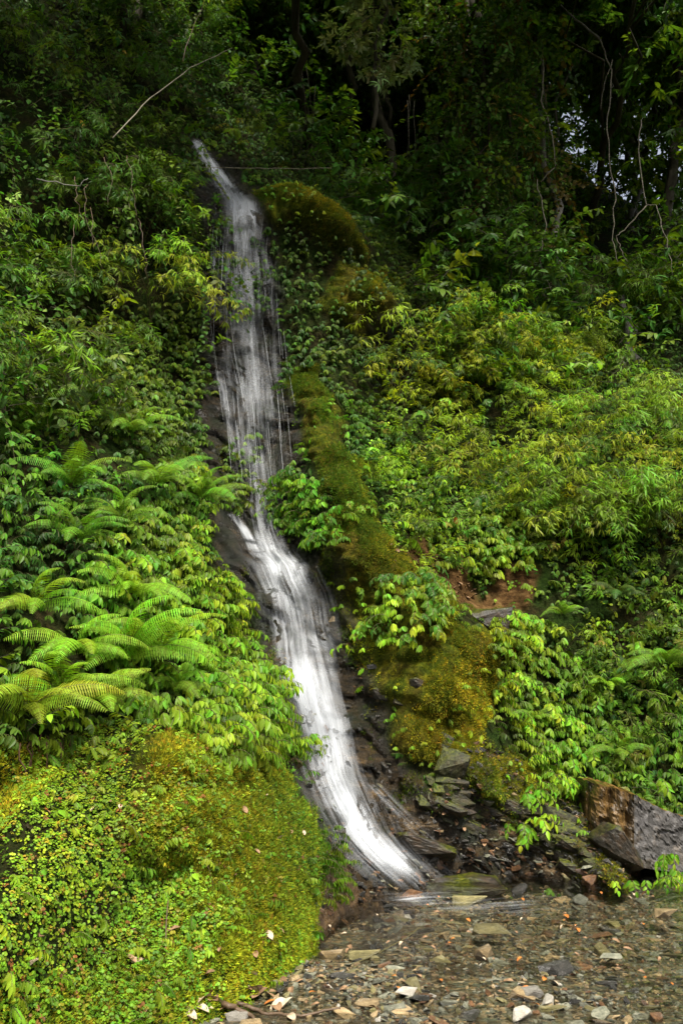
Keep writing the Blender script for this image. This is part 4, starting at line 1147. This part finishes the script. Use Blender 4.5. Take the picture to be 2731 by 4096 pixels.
# ------------------------------------------------------------------ bamboo shrubs: arching sprays
def bamboo_shrub(px, py, n, s, cols, lab, grp=None, off=.1, spread=1.4):
    p = at(px, py)[0]; nn = normal(np.array([p[0]]), np.array([p[2]]))[0]
    p = p + nn * off
    root = obj('bamboo_shrub', None, None, p, (0, 0, math.atan2(nn[0], -nn[1]) * .5))
    tag(root, lab + (' ' + where(p) if grp else ''), 'shrub', grp)
    b = MB()
    for k in range(4):
        a = U(-1, 1); b.tube([(0, 0.1, -.1), (a * .1, -.1, .25), (a * .3, -.25, .5)], [.006, .004, .003], 4)
    obj('culm', b.mesh('culm', [M_STEM]), root, None, None, s)
    for k in range(n):
        c = random.choice(cols)
        z = U(0, .5); a = U(-1, 1)
        obj('spray', random.choice(BAMBOO_OBJ), root, (a * .3 * s, U(-.25, .05) * s, z * s), (U(-.25, .35), U(-.3, .3), a * spread), s * U(.7, 1.15), [x * U(.8, 1.2) for x in c])
BG = 'bamboo shrubs on the right bank'
for i in range(34):
    while True:
        px, py = U(390, 690), U(345, 560)
        if inpoly(px, py, POLY['bamboo_right']) and vnoise(px / 45, py / 45, 0, 9) > -.15: break
    bamboo_shrub(px, py, 16, U(.5, 1.15), [random.choice(G_BAMBOO)] * 2 + [random.choice(G_MID)], 'feathery green bamboo shrub', BG)
for px, py, n, s, lab in [(150, 320, 22, 1.1, 'bright bamboo spray hanging in the dark hollow left of the upper falls'),
                          (110, 300, 16, 1.0, 'bamboo shrub above the hanging spray at left'),
                          (232, 165, 12, .6, 'yellow-green bamboo tuft overhanging the top of the falls'),
                          (252, 172, 10, .6, 'bamboo tuft just right of the top of the falls'),
                          (130, 260, 12, 1.0, 'bamboo shrub high on the left bank below the leaning pole'),
                          (60, 330, 12, 1.0, 'low bamboo leaves in the dark hollow at the left edge'),
                          (190, 62, 14, 1.1, 'bamboo foliage above the falls near the leaning pole'),
                          (240, 40, 14, 1.3, 'bamboo foliage at the top edge above the falls'),
                          (300, 30, 14, 1.3, 'dark bamboo foliage at the top left of the whorled tree'),
                          (650, 330, 18, 1.4, 'bamboo shrub at the right edge under the sky gaps'),
                          (600, 340, 16, 1.2, 'dim bamboo shrub behind the right bank'),
                          (560, 200, 12, 1.3, 'bamboo spray hanging behind the pale bent liana')]:
    bamboo_shrub(px, py, n, s, G_BAMBOO if s in (.6, 1.1) and py > 100 else G_MID, lab, None, .3)

# ------------------------------------------------------------------ trees
def limb(b, p0, p1, r0, r1, n=8, wob=.12, mi=0):
    pts, rr = [], []
    p0 = Vector(p0); p1 = Vector(p1)
    for k in range(n + 1):
        t = k / n
        w = math.sin(math.pi * t) * wob * (p1 - p0).length * .3
        pts.append(p0.lerp(p1, t) + Vector((U(-w, w), U(-w, w), U(-w, w) * .3))); rr.append(r0 + (r1 - r0) * t)
    b.tube(pts, rr, 7, mi)
    return pts
def tree(x, y, zb, zt, r, lobes, lab, cat='tree', pal=G_DARK, protos=None, per=200, grp=None, bark=None, scale=(1.0, 1.9), name='forest_tree', lean=(0, 0)):
    root = obj(name, None, None, (x, y, zb)); tag(root, lab, cat, grp)
    b = MB()
    top = Vector((U(-.4, .4) + lean[0], U(-.4, .4) + lean[1], zt - zb))
    pts = limb(b, (0, 0, 0), top, r, r * .4, 12, .12)
    for lx, ly, lz, lr in lobes:
        st_ = pts[random.randint(5, 11)]
        limb(b, st_, (lx, ly, lz - zb), r * .35, r * .1, 6, .25)
    obj('trunk', b.mesh('trunk', [bark or M_BARK], True), root)
    P, = [[]]
    for lx, ly, lz, lr in lobes:
        n = int(per * lr * lr)
        v = RNG.normal(0, 1, (n, 3)); v /= np.linalg.norm(v, axis=1)[:, None]
        rad = lr * RNG.random(n) ** .45 * (1 + .25 * fbm(v[:, 0] * 2, v[:, 1] * 2, v[:, 2] * 2, 2, random.randrange(99)))
        q = v * rad[:, None] * np.array([1, 1, .8]) + np.array([lx, ly, lz - zb]); P.append(q)
    P = np.concatenate(P); n = len(P)
    pr = protos or BROAD
    scatter('crown', pr, P, np.stack([RNG.normal(0, .4, n), RNG.normal(0, .4, n), RNG.uniform(-3.14, 3.14, n)], -1), RNG.uniform(*scale, n), RNG.integers(0, len(pr), n), colours(n, pal), parent=root)['kind'] = 'stuff'
def tree_at(px, pyb, pyt, y, r, lobes_px, lab, **kw):
    """lobes_px: (column, row, distance, radius)"""
    bpt = pix(px, pyb, y); tpt = pix(px, pyt, y)
    lob = []
    for (lx, ly, ld, lr) in lobes_px:
        q = pix(lx, ly, ld); lob.append((q.x - bpt.x, q.y - bpt.y, q.z, lr))
    tree(bpt.x, bpt.y, bpt.z - .8, tpt.z, r, lob, lab, **kw)
tree_at(388, 260, -60, 14.5, .12, [(370, -30, 13.5, 1.2), (440, -50, 14, 1.5), (330, -60, 14.5, 1.5)], 'dark bare trunk standing behind the whorled branch')
tree_at(300, 200, -120, 14.5, .09, [(280, 30, 14.5, 1.3), (330, -60, 14, 1.5), (240, -40, 13, 1.2), (300, 100, 15, 1.1)], 'thin dark tree above the falls')
tree_at(455, 300, -100, 16, .10, [(450, 60, 15, 1.4), (480, 150, 15.5, 1.3), (420, 10, 15, 1.3), (500, -20, 14.5, 1.6)], 'slender tree behind the creeper-covered one')
tree_at(500, 340, -60, 13, .13, [(480, 120, 12.6, 1.0), (505, 60, 12.6, 1.1), (520, 170, 12.6, .9), (470, 200, 12.6, .8), (460, 20, 12.6, 1.1), (500, 240, 12.6, .8)],
        'tree wrapped in dense hanging creepers right of centre', protos=VINE + BROAD[:3], pal=G_DARK + G_DARK + [(0.12, 0.09, 0.015)], scale=(.8, 1.4))
tree_at(563, 330, -80, 15, .09, [(590, 30, 15, 1.4), (560, -20, 14, 1.5), (620, -30, 14, 1.6)], 'pale lichened trunk leaning at the right with a spotted bark', bark=M_BARK_GREY, pal=G_DARK + G_MID)
tree_at(640, 300, -100, 18, .12, [(640, 30, 17, 1.5), (680, 110, 17, 1.3), (610, 150, 18, 1.1), (700, 0, 17, 1.8)], 'tree in front of the sky gaps at the upper right', per=110, pal=G_MID, bark=M_BARK_GREY)
tree_at(675, 350, -60, 15, .14, [(670, 170, 15, .9), (690, 250, 15, 1.0), (720, 60, 15, 1.4)], 'tree at the right edge with leaves over the bright sky', per=170, pal=G_MID)
tree_at(640, 385, 300, 12.3, .12, [(668, 290, 12.5, .9)], 'short mossy trunk above the right bank', bark=M_BARK_GREY, pal=G_MID, protos=BROAD)
tree_at(430, 330, 180, 12.6, .05, [(420, 200, 12.2, .75), (455, 215, 12.2, .7), (390, 210, 12.4, .6), (440, 170, 12.4, .6)], 'dark broad-leaved shrub in front of the forest, left part', cat='shrub', name='broadleaf_shrub', per=90, scale=(1.1, 1.6), pal=[(0.05, 0.13, 0.014), (0.035, 0.09, 0.012)])
tree_at(510, 345, 230, 12.2, .05, [(505, 250, 11.8, .7), (545, 262, 11.8, .6), (470, 262, 12, .6), (550, 300, 11.6, .5)], 'dark broad-leaved shrub below the creeper tree', cat='shrub', name='broadleaf_shrub', per=90, scale=(1.1, 1.6), pal=[(0.06, 0.14, 0.014), (0.035, 0.09, 0.012)])
tree_at(420, 345, 295, 11.2, .03, [(440, 290, 11.0, .4), (470, 318, 10.9, .35), (452, 345, 10.8, .35)], 'fresh green leafy shrub on the ridge right of the moss', cat='shrub', name='broadleaf_shrub', per=200, scale=(.6, 1.0), pal=G_MID)
tree_at(20, 420, 330, 6.9, .03, [(20, 370, 6.8, .45), (75, 345, 7.2, .35), (40, 400, 6.6, .3)], 'pale-leaved shrub at the left edge above the ferns', cat='shrub', name='broadleaf_shrub', per=260, scale=(.6, .9), pal=[(0.10, 0.15, 0.03), (0.08, 0.14, 0.03)])
# overhanging canopy, added overhead to shade the upper slope
def shade_canopy_tree(x, y, z, rr, zb, yb, lab):
    dy = y - yb
    tree(x, yb, zb, z, .09, [(0, dy - .4, z - .5, rr), (1.6, dy + .5, z, rr * .8), (-1.6, dy + .6, z + .3, rr * .8)], lab, per=85, grp='canopy trees added for shade above the falls', scale=(1.3, 2.2), lean=(0, dy * .7))
for i, (x, y, z, rr) in enumerate([(-6, 6.2, 12.4, 2.2), (-3.2, 6.8, 12.6, 2.1), (-.6, 8, 13.2, 2), (2.2, 9.8, 13.8, 2.0), (5.2, 10.4, 13.8, 2.0), (-6.5, 12, 14.5, 2.4), (-3.2, 13, 15, 2.4), (.2, 14, 15.5, 2.5), (3.6, 14, 15.5, 2.5), (7, 15, 14.5, 2.6), (-5, 15, 17.5, 2.8), (2, 17.5, 19, 3), (6.8, 19, 18, 2.8), (-1.6, 17, 19, 3)]):
    lab_ = 'tall canopy tree added for shade, its crown above the %s' % ['far left bank', 'left bank', 'top of the falls', 'whorled branch', 'long hanging liana', 'left edge', 'leaning pole', 'bamboo at the top', 'creeper tree', 'right edge', 'upper left shrubs', 'dark bare trunk', 'sky gaps', 'thin vines'][i]
    zb = 10.6 + .12 * i; yb = float(YS(np.array([x]), np.array([zb]))[0])
    shade_canopy_tree(x, y, z, rr, zb, yb, lab_)
# whorled branch, top centre
tree_at(372, 80, -60, 10.8, .035, [(372, 36, 10.8, .35), (345, 48, 10.6, .3), (398, 60, 10.7, .28), (360, 8, 10.8, .35), (380, 68, 10.6, .22)], 'branch with whorls of grey-green oblong leaves at top centre',
        protos=WHORL, pal=[(0.20, 0.26, 0.10), (0.15, 0.22, 0.08), (0.27, 0.32, 0.15)], per=210, scale=(.8, 1.1), name='whorled_tree')

# ------------------------------------------------------------------ lianas, poles, twigs
def line(name, pts_px, r, mat, lab, cat='vine', grp=None, wob=.018):
    P = [pix(*p) for p in pts_px]
    out_ = []
    for a, b_ in zip(P[:-1], P[1:]):
        for k in range(5): out_.append(a.lerp(b_, k / 5) + Vector((U(-wob, wob), U(-wob, wob), 0)))
    out_.append(P[-1])
    org = out_[-1].copy()
    b = MB(); n = len(out_); b.tube([q - org for q in out_], [r * (.85 - .5 * k / n) for k in range(n)], 6)
    tag(obj(name, b.mesh(name, [mat], True), None, org), lab + (' ' + where(org) if grp else ''), cat, grp)
line('liana', [(600, 40, 12), (610, 70, 11.9), (606, 130, 11.8), (614, 200, 11.7), (611, 240, 11.7), (617, 262, 11.7)], .014, M_VINE, 'long pale liana hanging straight down at the upper right')
line('liana', [(645, 205, 11.7), (625, 228, 11.7), (616, 236, 11.7), (620, 250, 11.7), (627, 262, 11.7)], .011, M_VINE, 'forked pale root-like vine crossing the long liana at its end')
line('liana', [(640, 120, 11.9), (637, 150, 11.8), (645, 205, 11.7), (655, 205, 11.7), (665, 240, 11.6), (672, 275, 11.5)], .012, M_VINE, 'pale liana right of the long one, bending down to the right edge')
line('liana', [(543, 60, 12), (541, 100, 12), (550, 130, 12), (556, 165, 12), (540, 182, 12)], .016, M_VINE, 'bent pale liana with a kink, left of the long one')
line('liana', [(536, 180, 12), (545, 225, 11.8), (538, 260, 11.8), (550, 290, 11.6)], .010, M_VINE, 'thin liana hanging below the kinked one')
line('liana', [(600, 40, 12.1), (575, 20, 12.3), (560, 5, 12.5)], .025, M_BARK_GREY, 'mossy limb from which the long liana hangs')
line('liana', [(612, 60, 11.9), (602, 90, 11.9), (600, 110, 11.9)], .010, M_VINE, 'short branching liana beside the top of the long one')
for i in range(16):
    px = U(270, 560); py = U(20, 150)
    line('hanging_vine', [(px, py, 12.4), (px + U(-8, 8), py + 60, 12.3), (px + U(-12, 12), py + U(90, 150), 12.2)], .007, M_BARK, 'thin dark hanging vine', 'vine', 'thin vines in the forest')
line('bamboo_pole', [(112, 138, 7.6), (150, 98, 8.0), (190, 68, 8.4), (232, 48, 8.8)], .008, M_VINE, 'pale dead bamboo pole leaning across the upper left foliage', 'pole', wob=.008)
line('thin_stem', [(182, 62, 8.0), (205, -2, 8.3)], .006, M_STICK, 'brown stem rising to the top edge left of the pole', 'stem')
line('bare_twig', [(180, 167, 9.2), (250, 168, 9.2), (290, 169, 9.2), (331, 168, 9.2)], .004, M_VINE, 'thin bare twig reaching right across the top of the falls', 'twig', wob=.01)
line('dead_branch', [(38, 180, 7.0), (80, 186, 7.0), (88, 178, 7.0)], .007, M_BARK_GREY, 'curved dead branch in the upper left shrubs', 'branch')
for i in range(7):
    px = U(70, 150); py = U(150, 230)
    line('dry_vine', [(px, py, 7.6), (px + U(-5, 9), py + 25, 7.5), (px + U(-3, 14), py + U(40, 70), 7.5)], .0035, M_STICK, 'thin dry dangling vine', 'vine', 'dry vines of the upper left tangle')
for i in range(10):
    px = U(15, 75); py = U(725, 745)
    p = at(px, py)[0]
    line('hanging_root', [(px, py, p[1] - .18), (px + U(-4, 4), py + 40, p[1] - .2), (px + U(-6, 6), py + U(60, 85), p[1] - .25)], .006, M_ROOT, 'brown dead fern stalk hanging', 'dead stalk', 'dead stalks under the ferns')
line('thin_stem', [(222, 890, 5.0), (226, 940, 4.8), (228, 985, 4.7)], .004, M_VINE, 'thin dry stalk standing in the middle of the left ground cover', 'stem')
line('thin_stem', [(167, 900, 4.6), (168, 980, 4.3), (165, 1020, 4.2)], .004, M_STICK, 'thin brown stalk left of the dry stalk', 'stem')
line('green_stem', [(270, 1005, 4.72), (330, 972, 5.05), (382, 952, 5.4), (424, 925, 5.9)], .006, M_STEM, 'long green-brown stem lying across the gravel left of centre', 'stem', wob=.01)
for pts, r, lab in [([(225, 1004, 4.4), (245, 1012, 4.4), (258, 1022, 4.35)], .018, 'forked pale stick at the bottom left of the gravel'),
                    ([(235, 1002, 4.5), (262, 1013, 4.45), (300, 1016, 4.4), (340, 1008, 4.45)], .014, 'long dark stick lying along the bottom edge'),
                    ([(165, 1000, 4.25), (185, 990, 4.35), (206, 996, 4.4)], .008, 'short brown stick at the foot of the left bank')]:
    line('stick', pts, r, M_STICK, lab, 'stick', wob=.012)

for i in range(26):
    px, py = U(20, 318), U(745, 985)
    q = at(px, py)[0]
    line('thin_stem', [(px, py, q[1] + .01), (px + U(-5, 5), py - U(6, 14), q[1] - .05), (px + U(-12, 12), py - U(12, 30), q[1] - U(.04, .16))], .0025, M_STEM if i % 2 else M_STICK, 'thin bare stem poking out of the leafy carpet', 'stem', 'thin stems in the left carpet', wob=.006)

# fallen and coloured leaves
def flat_leaf(mat, L, W, curl, nm):
    b = MB(); b.leaf((0, -L / 2, 0), (0, 1, .1), (0, 0, 1), L, W, curl, .35, 7, 0, (0.6, 0.7)); return b.mesh(nm, [mat])
DL = [flat_leaf(M_DEAD, .11, .05, .3, 'fallen_leaf'), flat_leaf(M_DEAD_PALE, .12, .05, .4, 'fallen_leaf'), flat_leaf(M_ORANGE, .09, .05, .3, 'fallen_leaf'), flat_leaf(M_YELLOW, .09, .05, .3, 'fallen_leaf')]
def put_leaf(px, py, k, s, lab, grp=None, bedq=False, lift=.03):
    if bedq:
        x, y = bed_at(px, py); p = (x, y, .03)
    else:
        q = at(px, py)[0]; n_ = normal(np.array([q[0]]), np.array([q[2]]))[0]; p = q + n_ * lift
    tag(obj('fallen_leaf', DL[k], None, p, (U(.3, 1.0) if not bedq else U(-.3, .3), U(-.5, .5), U(0, 6.28)), s), lab + (' ' + where(p) if grp else ''), 'leaf', grp)
for i in range(45):
    put_leaf(U(175, 300), 1000 + U(-14, 22), random.choice((0, 0, 1)), U(.6, 1.1), 'dry brown leaf in the litter', 'dead leaves at the foot of the left bank', i % 2 == 0)
for i in range(60):
    t = random.random(); px = 400 + 80 * t + U(-15, 15); py = 550 + 45 * t + U(-8, 12)
    put_leaf(px, py, 0, U(.5, .9), 'dead leaf in the soil litter', 'dead leaves on the bare soil', lift=.015)
for i in range(40):
    put_leaf(U(20, 300), U(790, 980), random.choice((0, 0, 1)), U(.4, .7), 'dead leaf lying on the leafy carpet', 'dead leaves on the left carpet')
for i in range(40):
    put_leaf(U(430, 600), U(790, 868), 0, U(.4, .8), 'wet dead leaf on the slate', 'dead leaves on the slate')
for i in range(90):
    put_leaf(U(300, 682), U(895, 1015), random.choice((0, 2, 0, 0, 1)), U(.25, .55), 'small fallen leaf in the stream', 'fallen leaves in the stream', True)
for px, py, k, lab in [(124, 52, 3, 'single orange-yellow leaf in the upper left foliage'), (82, 124, 3, 'yellow leaf in the tangle below the pole'), (565, 920, 2, 'orange leaf in the stream, brighter than the rest'), (270, 1008, 2, 'bright orange leaf on the mud at the bottom left'),
                       (498, 475, 2, 'pinkish dry leaf on the bamboo of the right bank'), (455, 520, 2, 'red-brown leaf beside the clump above the bare soil')]:
    if py > 900: put_leaf(px, py, k, .8, lab, None, True)
    else:
        p = pix(px, py, float(at(px, py)[0][1]) - .8 if py < 200 else float(at(px, py)[0][1]) - .4)
        tag(obj('fallen_leaf', DL[k], None, p, (1.3, .2, 3.0), 1.0), lab, 'leaf')

# ------------------------------------------------------------------ the waterfall
def fall_material():
    m, nt = new_mat('white_falling_water'); L = nt.links
    uv = N(nt, 'ShaderNodeTexCoord')
    def streak(su, sv, det, seed):
        mp = N(nt, 'ShaderNodeMapping'); mp.inputs['Scale'].default_value = (su, sv, 1); mp.inputs['Location'].default_value = (seed, seed * 2.3, 0); L.new(uv.outputs['UV'], mp.inputs[0])
        return noise(nt, mp.outputs[0], 1.0, det, 0.6)
    at_ = N(nt, 'ShaderNodeAttribute', attribute_name='dens')
    s1 = streak(13, .5, 3, 3.0); s2 = streak(34, .8, 2, 11.0); s3 = streak(4.5, 1.1, 3, 7)
    s = math_(nt, 'ADD', math_(nt, 'ADD', math_(nt, 'MULTIPLY', s1, .45), math_(nt, 'MULTIPLY', s2, .35)), math_(nt, 'MULTIPLY', s3, .4))
    # alpha = clamp((s - (0.78 - dens*0.55)) * 3.2)
    th = math_(nt, 'SUBTRACT', 0.66, math_(nt, 'MULTIPLY', at_.outputs['Fac'], 0.36))
    al = math_(nt, 'MULTIPLY', math_(nt, 'MULTIPLY', math_(nt, 'SUBTRACT', s, th), 2.5, True), math_(nt, 'MULTIPLY', at_.outputs['Fac'], 1.6, True), True)
    al = math_(nt, 'MULTIPLY', math_(nt, 'MULTIPLY', al, 1.25, True), 0.85)
    d = N(nt, 'ShaderNodeBsdfDiffuse'); d.inputs[0].default_value = (0.78, 0.81, 0.84, 1)
    t = N(nt, 'ShaderNodeBsdfTranslucent'); t.inputs[0].default_value = (0.86, 0.89, 0.92, 1)
    b = N(nt, 'ShaderNodeBump'); b.inputs['Strength'].default_value = 0.6; b.inputs['Distance'].default_value = 0.03
    L.new(s, b.inputs['Height']); L.new(b.outputs[0], d.inputs['Normal'])
    m1 = N(nt, 'ShaderNodeMixShader'); m1.inputs[0].default_value = .35; L.new(d.outputs[0], m1.inputs[1]); L.new(t.outputs[0], m1.inputs[2])
    tr = N(nt, 'ShaderNodeBsdfTransparent')
    m2 = N(nt, 'ShaderNodeMixShader'); L.new(al, m2.inputs[0]); L.new(tr.outputs[0], m2.inputs[1]); L.new(m1.outputs[0], m2.inputs[2])
    o = N(nt, 'ShaderNodeOutputMaterial'); L.new(m2.outputs[0], o.inputs[0]); return m
M_FALL = fall_material()
FK = np.array([  # row, left, right (photo at 1568x2352), density, densest place across
 (318,428,462,.85,.5),(360,446,490,.9,.5),(400,474,526,.85,.5),(435,492,560,.75,.55),(465,495,592,.95,.7),(500,488,602,.9,.72),(560,478,620,.72,.7),(640,474,640,.62,.68),
 (720,472,652,.58,.66),(800,474,658,.54,.62),(880,496,652,.55,.6),(960,505,658,.52,.55),(1040,512,664,.46,.5),(1120,522,672,.44,.5),(1180,526,676,.50,.45),
 (1220,548,672,.5,.35),(1270,568,690,.7,.4),(1300,580,730,.95,.4),(1360,596,765,.68,.33),(1440,606,790,.58,.33),(1500,612,802,.56,.35),(1545,628,800,.9,.35),(1600,645,810,.92,.4),
 (1660,668,822,1.0,.45),(1720,680,835,.95,.4),(1780,696,845,.95,.35),(1850,722,880,1.0,.4),(1910,745,915,1.0,.4),(1960,772,975,.95,.5),(2000,800,1030,.95,.45),(2032,825,1075,.9,.4),(2062,850,1110,.7,.35)], float)
def sheet(name, keys, rows, cols, push, seed, parent, gain=1.0, wid=1.0):
    K = keys
    ys = np.linspace(K[0, 0], K[-1, 0], rows)
    Lf = np.interp(ys, K[:, 0], K[:, 1]); Rt = np.interp(ys, K[:, 0], K[:, 2]); de = np.interp(ys, K[:, 0], K[:, 3]); ce = np.interp(ys, K[:, 0], K[:, 4])
    s = np.linspace(0, 1, cols)
    c = (Lf + Rt) / 2; hw = (Rt - Lf) / 2 * wid
    px = (c[:, None] + hw[:, None] * (2 * s[None] - 1)) / 2.2991; py = np.repeat(ys[:, None], cols, 1) / 2.2991
    px = px + 1.5 * fbm(s[None] * 4 + seed, ys[:, None] / 60, 0, 3, seed)
    Q = at(px.ravel(), py.ravel()).reshape(rows, cols, 3)
    Yq = Q[:, :, 1]
    for _ in range(7):                                       # water bridges the hollows
        Yq = np.minimum(Yq, (np.roll(Yq, 1, 0) + np.roll(Yq, -1, 0)) / 2); Yq[0] = Yq[1]; Yq[-1] = Yq[-2]
    for _ in range(5):
        Yn = Yq.copy(); Yn[1:-1, 1:-1] = (Yq[:-2, 1:-1] + Yq[2:, 1:-1] + Yq[1:-1, :-2] + Yq[1:-1, 2:]) / 4; Yq = Yn
    Yq = Yq - push - .03 * fbm(px * .06, py * .06, 0, 3, seed + 5)
    a, b = ray(px, py)
    X, Z = a * Yq, CAMZ + b * Yq
    me = grid_mesh(name, X, Yq, Z, M_FALL)
    edge = np.sin(np.pi * np.clip(s, 0, 1)) ** 1.1
    dist = np.exp(-((s[None] - ce[:, None]) / .36) ** 2)
    de = de * np.interp(ys, [430, 520, 1100, 1230, 1540, 1700, 2000], [1, .82, .78, .95, .92, .80, .82])
    D_ = de[:, None] * edge[None] * (.45 + .6 * dist) * gain
    D_ = D_ * (1 + .15 * fbm(s[None] * 5, ys[:, None] / 45, 0, 3, seed + 9))
    D_[:4] *= np.linspace(.3, 1, 4)[:, None]; D_[-22:] *= np.linspace(1, 0, 22)[:, None]
    at_ = me.attributes.new('dens', 'FLOAT', 'POINT'); at_.data.foreach_set('value', D_.astype(np.float32).ravel())
    seg = np.sqrt(np.diff(X, axis=0) ** 2 + np.diff(Yq, axis=0) ** 2 + np.diff(Z, axis=0) ** 2).mean(1)
    vv_ = np.concatenate([[0], np.cumsum(seg)]); uu = (X - X.mean(1, keepdims=True)) + seed * 3.7
    uvc = np.stack([uu, np.repeat(vv_[:, None], cols, 1)], -1).reshape(-1, 2)
    li = np.zeros(len(me.loops), np.int32); me.loops.foreach_get('vertex_index', li)
    uvl = me.uv_layers.new(name='UVMap'); uvl.data.foreach_set('uv', uvc[li].astype(np.float32).ravel())
    return obj(name, me, parent)
wf = obj('waterfall', None, None, at(395, 880)[0]); tag(wf, 'narrow white waterfall dropping over the mossy rock into the stream', 'waterfall')
wf_inv = Matrix.Translation(-wf.location)
for i, (pu, gn, wd) in enumerate([(.03, .74, 1.38), (.09, .66, 1.15), (.15, .58, .95), (.2, .42, 1.05)]):
    o = sheet('water_veil', FK, 420, 36, pu, i + 1, wf, gn, wd); o.matrix_parent_inverse = wf_inv
# thin side runs
SK = [np.array([(1180,512,545,.5,.5),(1215,540,575,.6,.5),(1260,565,600,.6,.5),(1300,585,620,.3,.5)], float),
      np.array([(1800,825,880,.34,.5),(1850,860,950,.30,.5),(1900,900,1010,.26,.5),(1950,940,1075,.28,.5),(2010,960,1110,.26,.5)], float),
      np.array([(560,478,496,.45,.5),(600,478,500,.5,.5),(680,480,500,.35,.5),(760,484,502,.3,.5)], float),
      np.array([(850,480,520,.4,.5),(900,490,535,.45,.5),(960,505,540,.35,.5),(1080,530,560,.3,.5)], float)]
for i, k in enumerate(SK):
    o = sheet('side_run', k, 120, 12, .05, 11 + i, wf, 1.2); o.matrix_parent_inverse = wf_inv
# loose falling threads of drops
b = MB()
for i in range(80):
    y0 = U(460, 1020); ln = U(60, 170)
    l0, r0 = np.interp(y0, FK[:, 0], FK[:, 1]), np.interp(y0, FK[:, 0], FK[:, 2])
    x0 = U(l0 + 4, r0 + 6)
    dr = (np.interp(y0 + ln, FK[:, 0], FK[:, 1]) - l0) * .9
    q0 = at(x0 / 2.2991, y0 / 2.2991)[0]
    q1 = at((x0 + dr) / 2.2991, (y0 + ln) / 2.2991)[0]
    n_ = 5; yo = min(q0[1], q1[1]) - U(.04, .2)
    pts = [pix((x0 + dr * t / n_) / 2.2991, (y0 + ln * t / n_) / 2.2991, q0[1] + (q1[1] - q0[1]) * t / n_ - U(.05, .06) - .1) for t in range(n_ + 1)]
    rr = U(.0006, .0013)
    b.tube([p - Vector(wf.location) for p in pts], [rr * .3, rr, rr, rr, rr, rr * .3], 3, 0, False)
m_, nt_ = new_mat('water_thread')
d_ = N(nt_, 'ShaderNodeBsdfDiffuse'); d_.inputs[0].default_value = (.85, .88, .9, 1); tr_ = N(nt_, 'ShaderNodeBsdfTransparent'); mx_ = N(nt_, 'ShaderNodeMixShader'); mx_.inputs[0].default_value = .35
nt_.links.new(tr_.outputs[0], mx_.inputs[1]); nt_.links.new(d_.outputs[0], mx_.inputs[2]); o_ = N(nt_, 'ShaderNodeOutputMaterial'); nt_.links.new(mx_.outputs[0], o_.inputs[0])
th_ = obj('water_threads', b.mesh('water_threads', [m_]), wf); th_['kind'] = 'stuff'

# foam and current spreading from the foot of the falls over the pool
fx_, fy_ = np.meshgrid(np.linspace(.1, 3.4, 160), np.linspace(5.9, 7.7, 70))
fz_ = 0.034 + .006 * fbm(fx_ * 5, fy_ * 9, 0, 3, 44)
fm_ = grid_mesh('foam', fx_, fy_, fz_, M_FALL)
dd_ = np.exp(-(((fx_ - .6) / .32) ** 2 + ((fy_ - 6.7) / .25) ** 2)) * .36 + .24 * np.exp(-(((fx_ - 1.1) / .5) ** 2 + ((fy_ - 6.45) / .3) ** 2))
dd_ = dd_ * (dd_ > .03)
dd_ = dd_ * (1 + .4 * fbm(fx_ * 4, fy_ * 8, 0, 3, 61)); dd_[:5] = 0; dd_[-3:] = 0
fm_.attributes.new('dens', 'FLOAT', 'POINT').data.foreach_set('value', dd_.astype(np.float32).ravel())
li_ = np.zeros(len(fm_.loops), np.int32); fm_.loops.foreach_get('vertex_index', li_)
fm_.uv_layers.new(name='UVMap').data.foreach_set('uv', np.stack([fy_ * 1.6 - .35 * fx_, fx_ * 1.1], -1).reshape(-1, 2)[li_].astype(np.float32).ravel())
fo_ = obj('foam', fm_, wf); fo_.matrix_parent_inverse = wf_inv; fo_['kind'] = 'stuff'
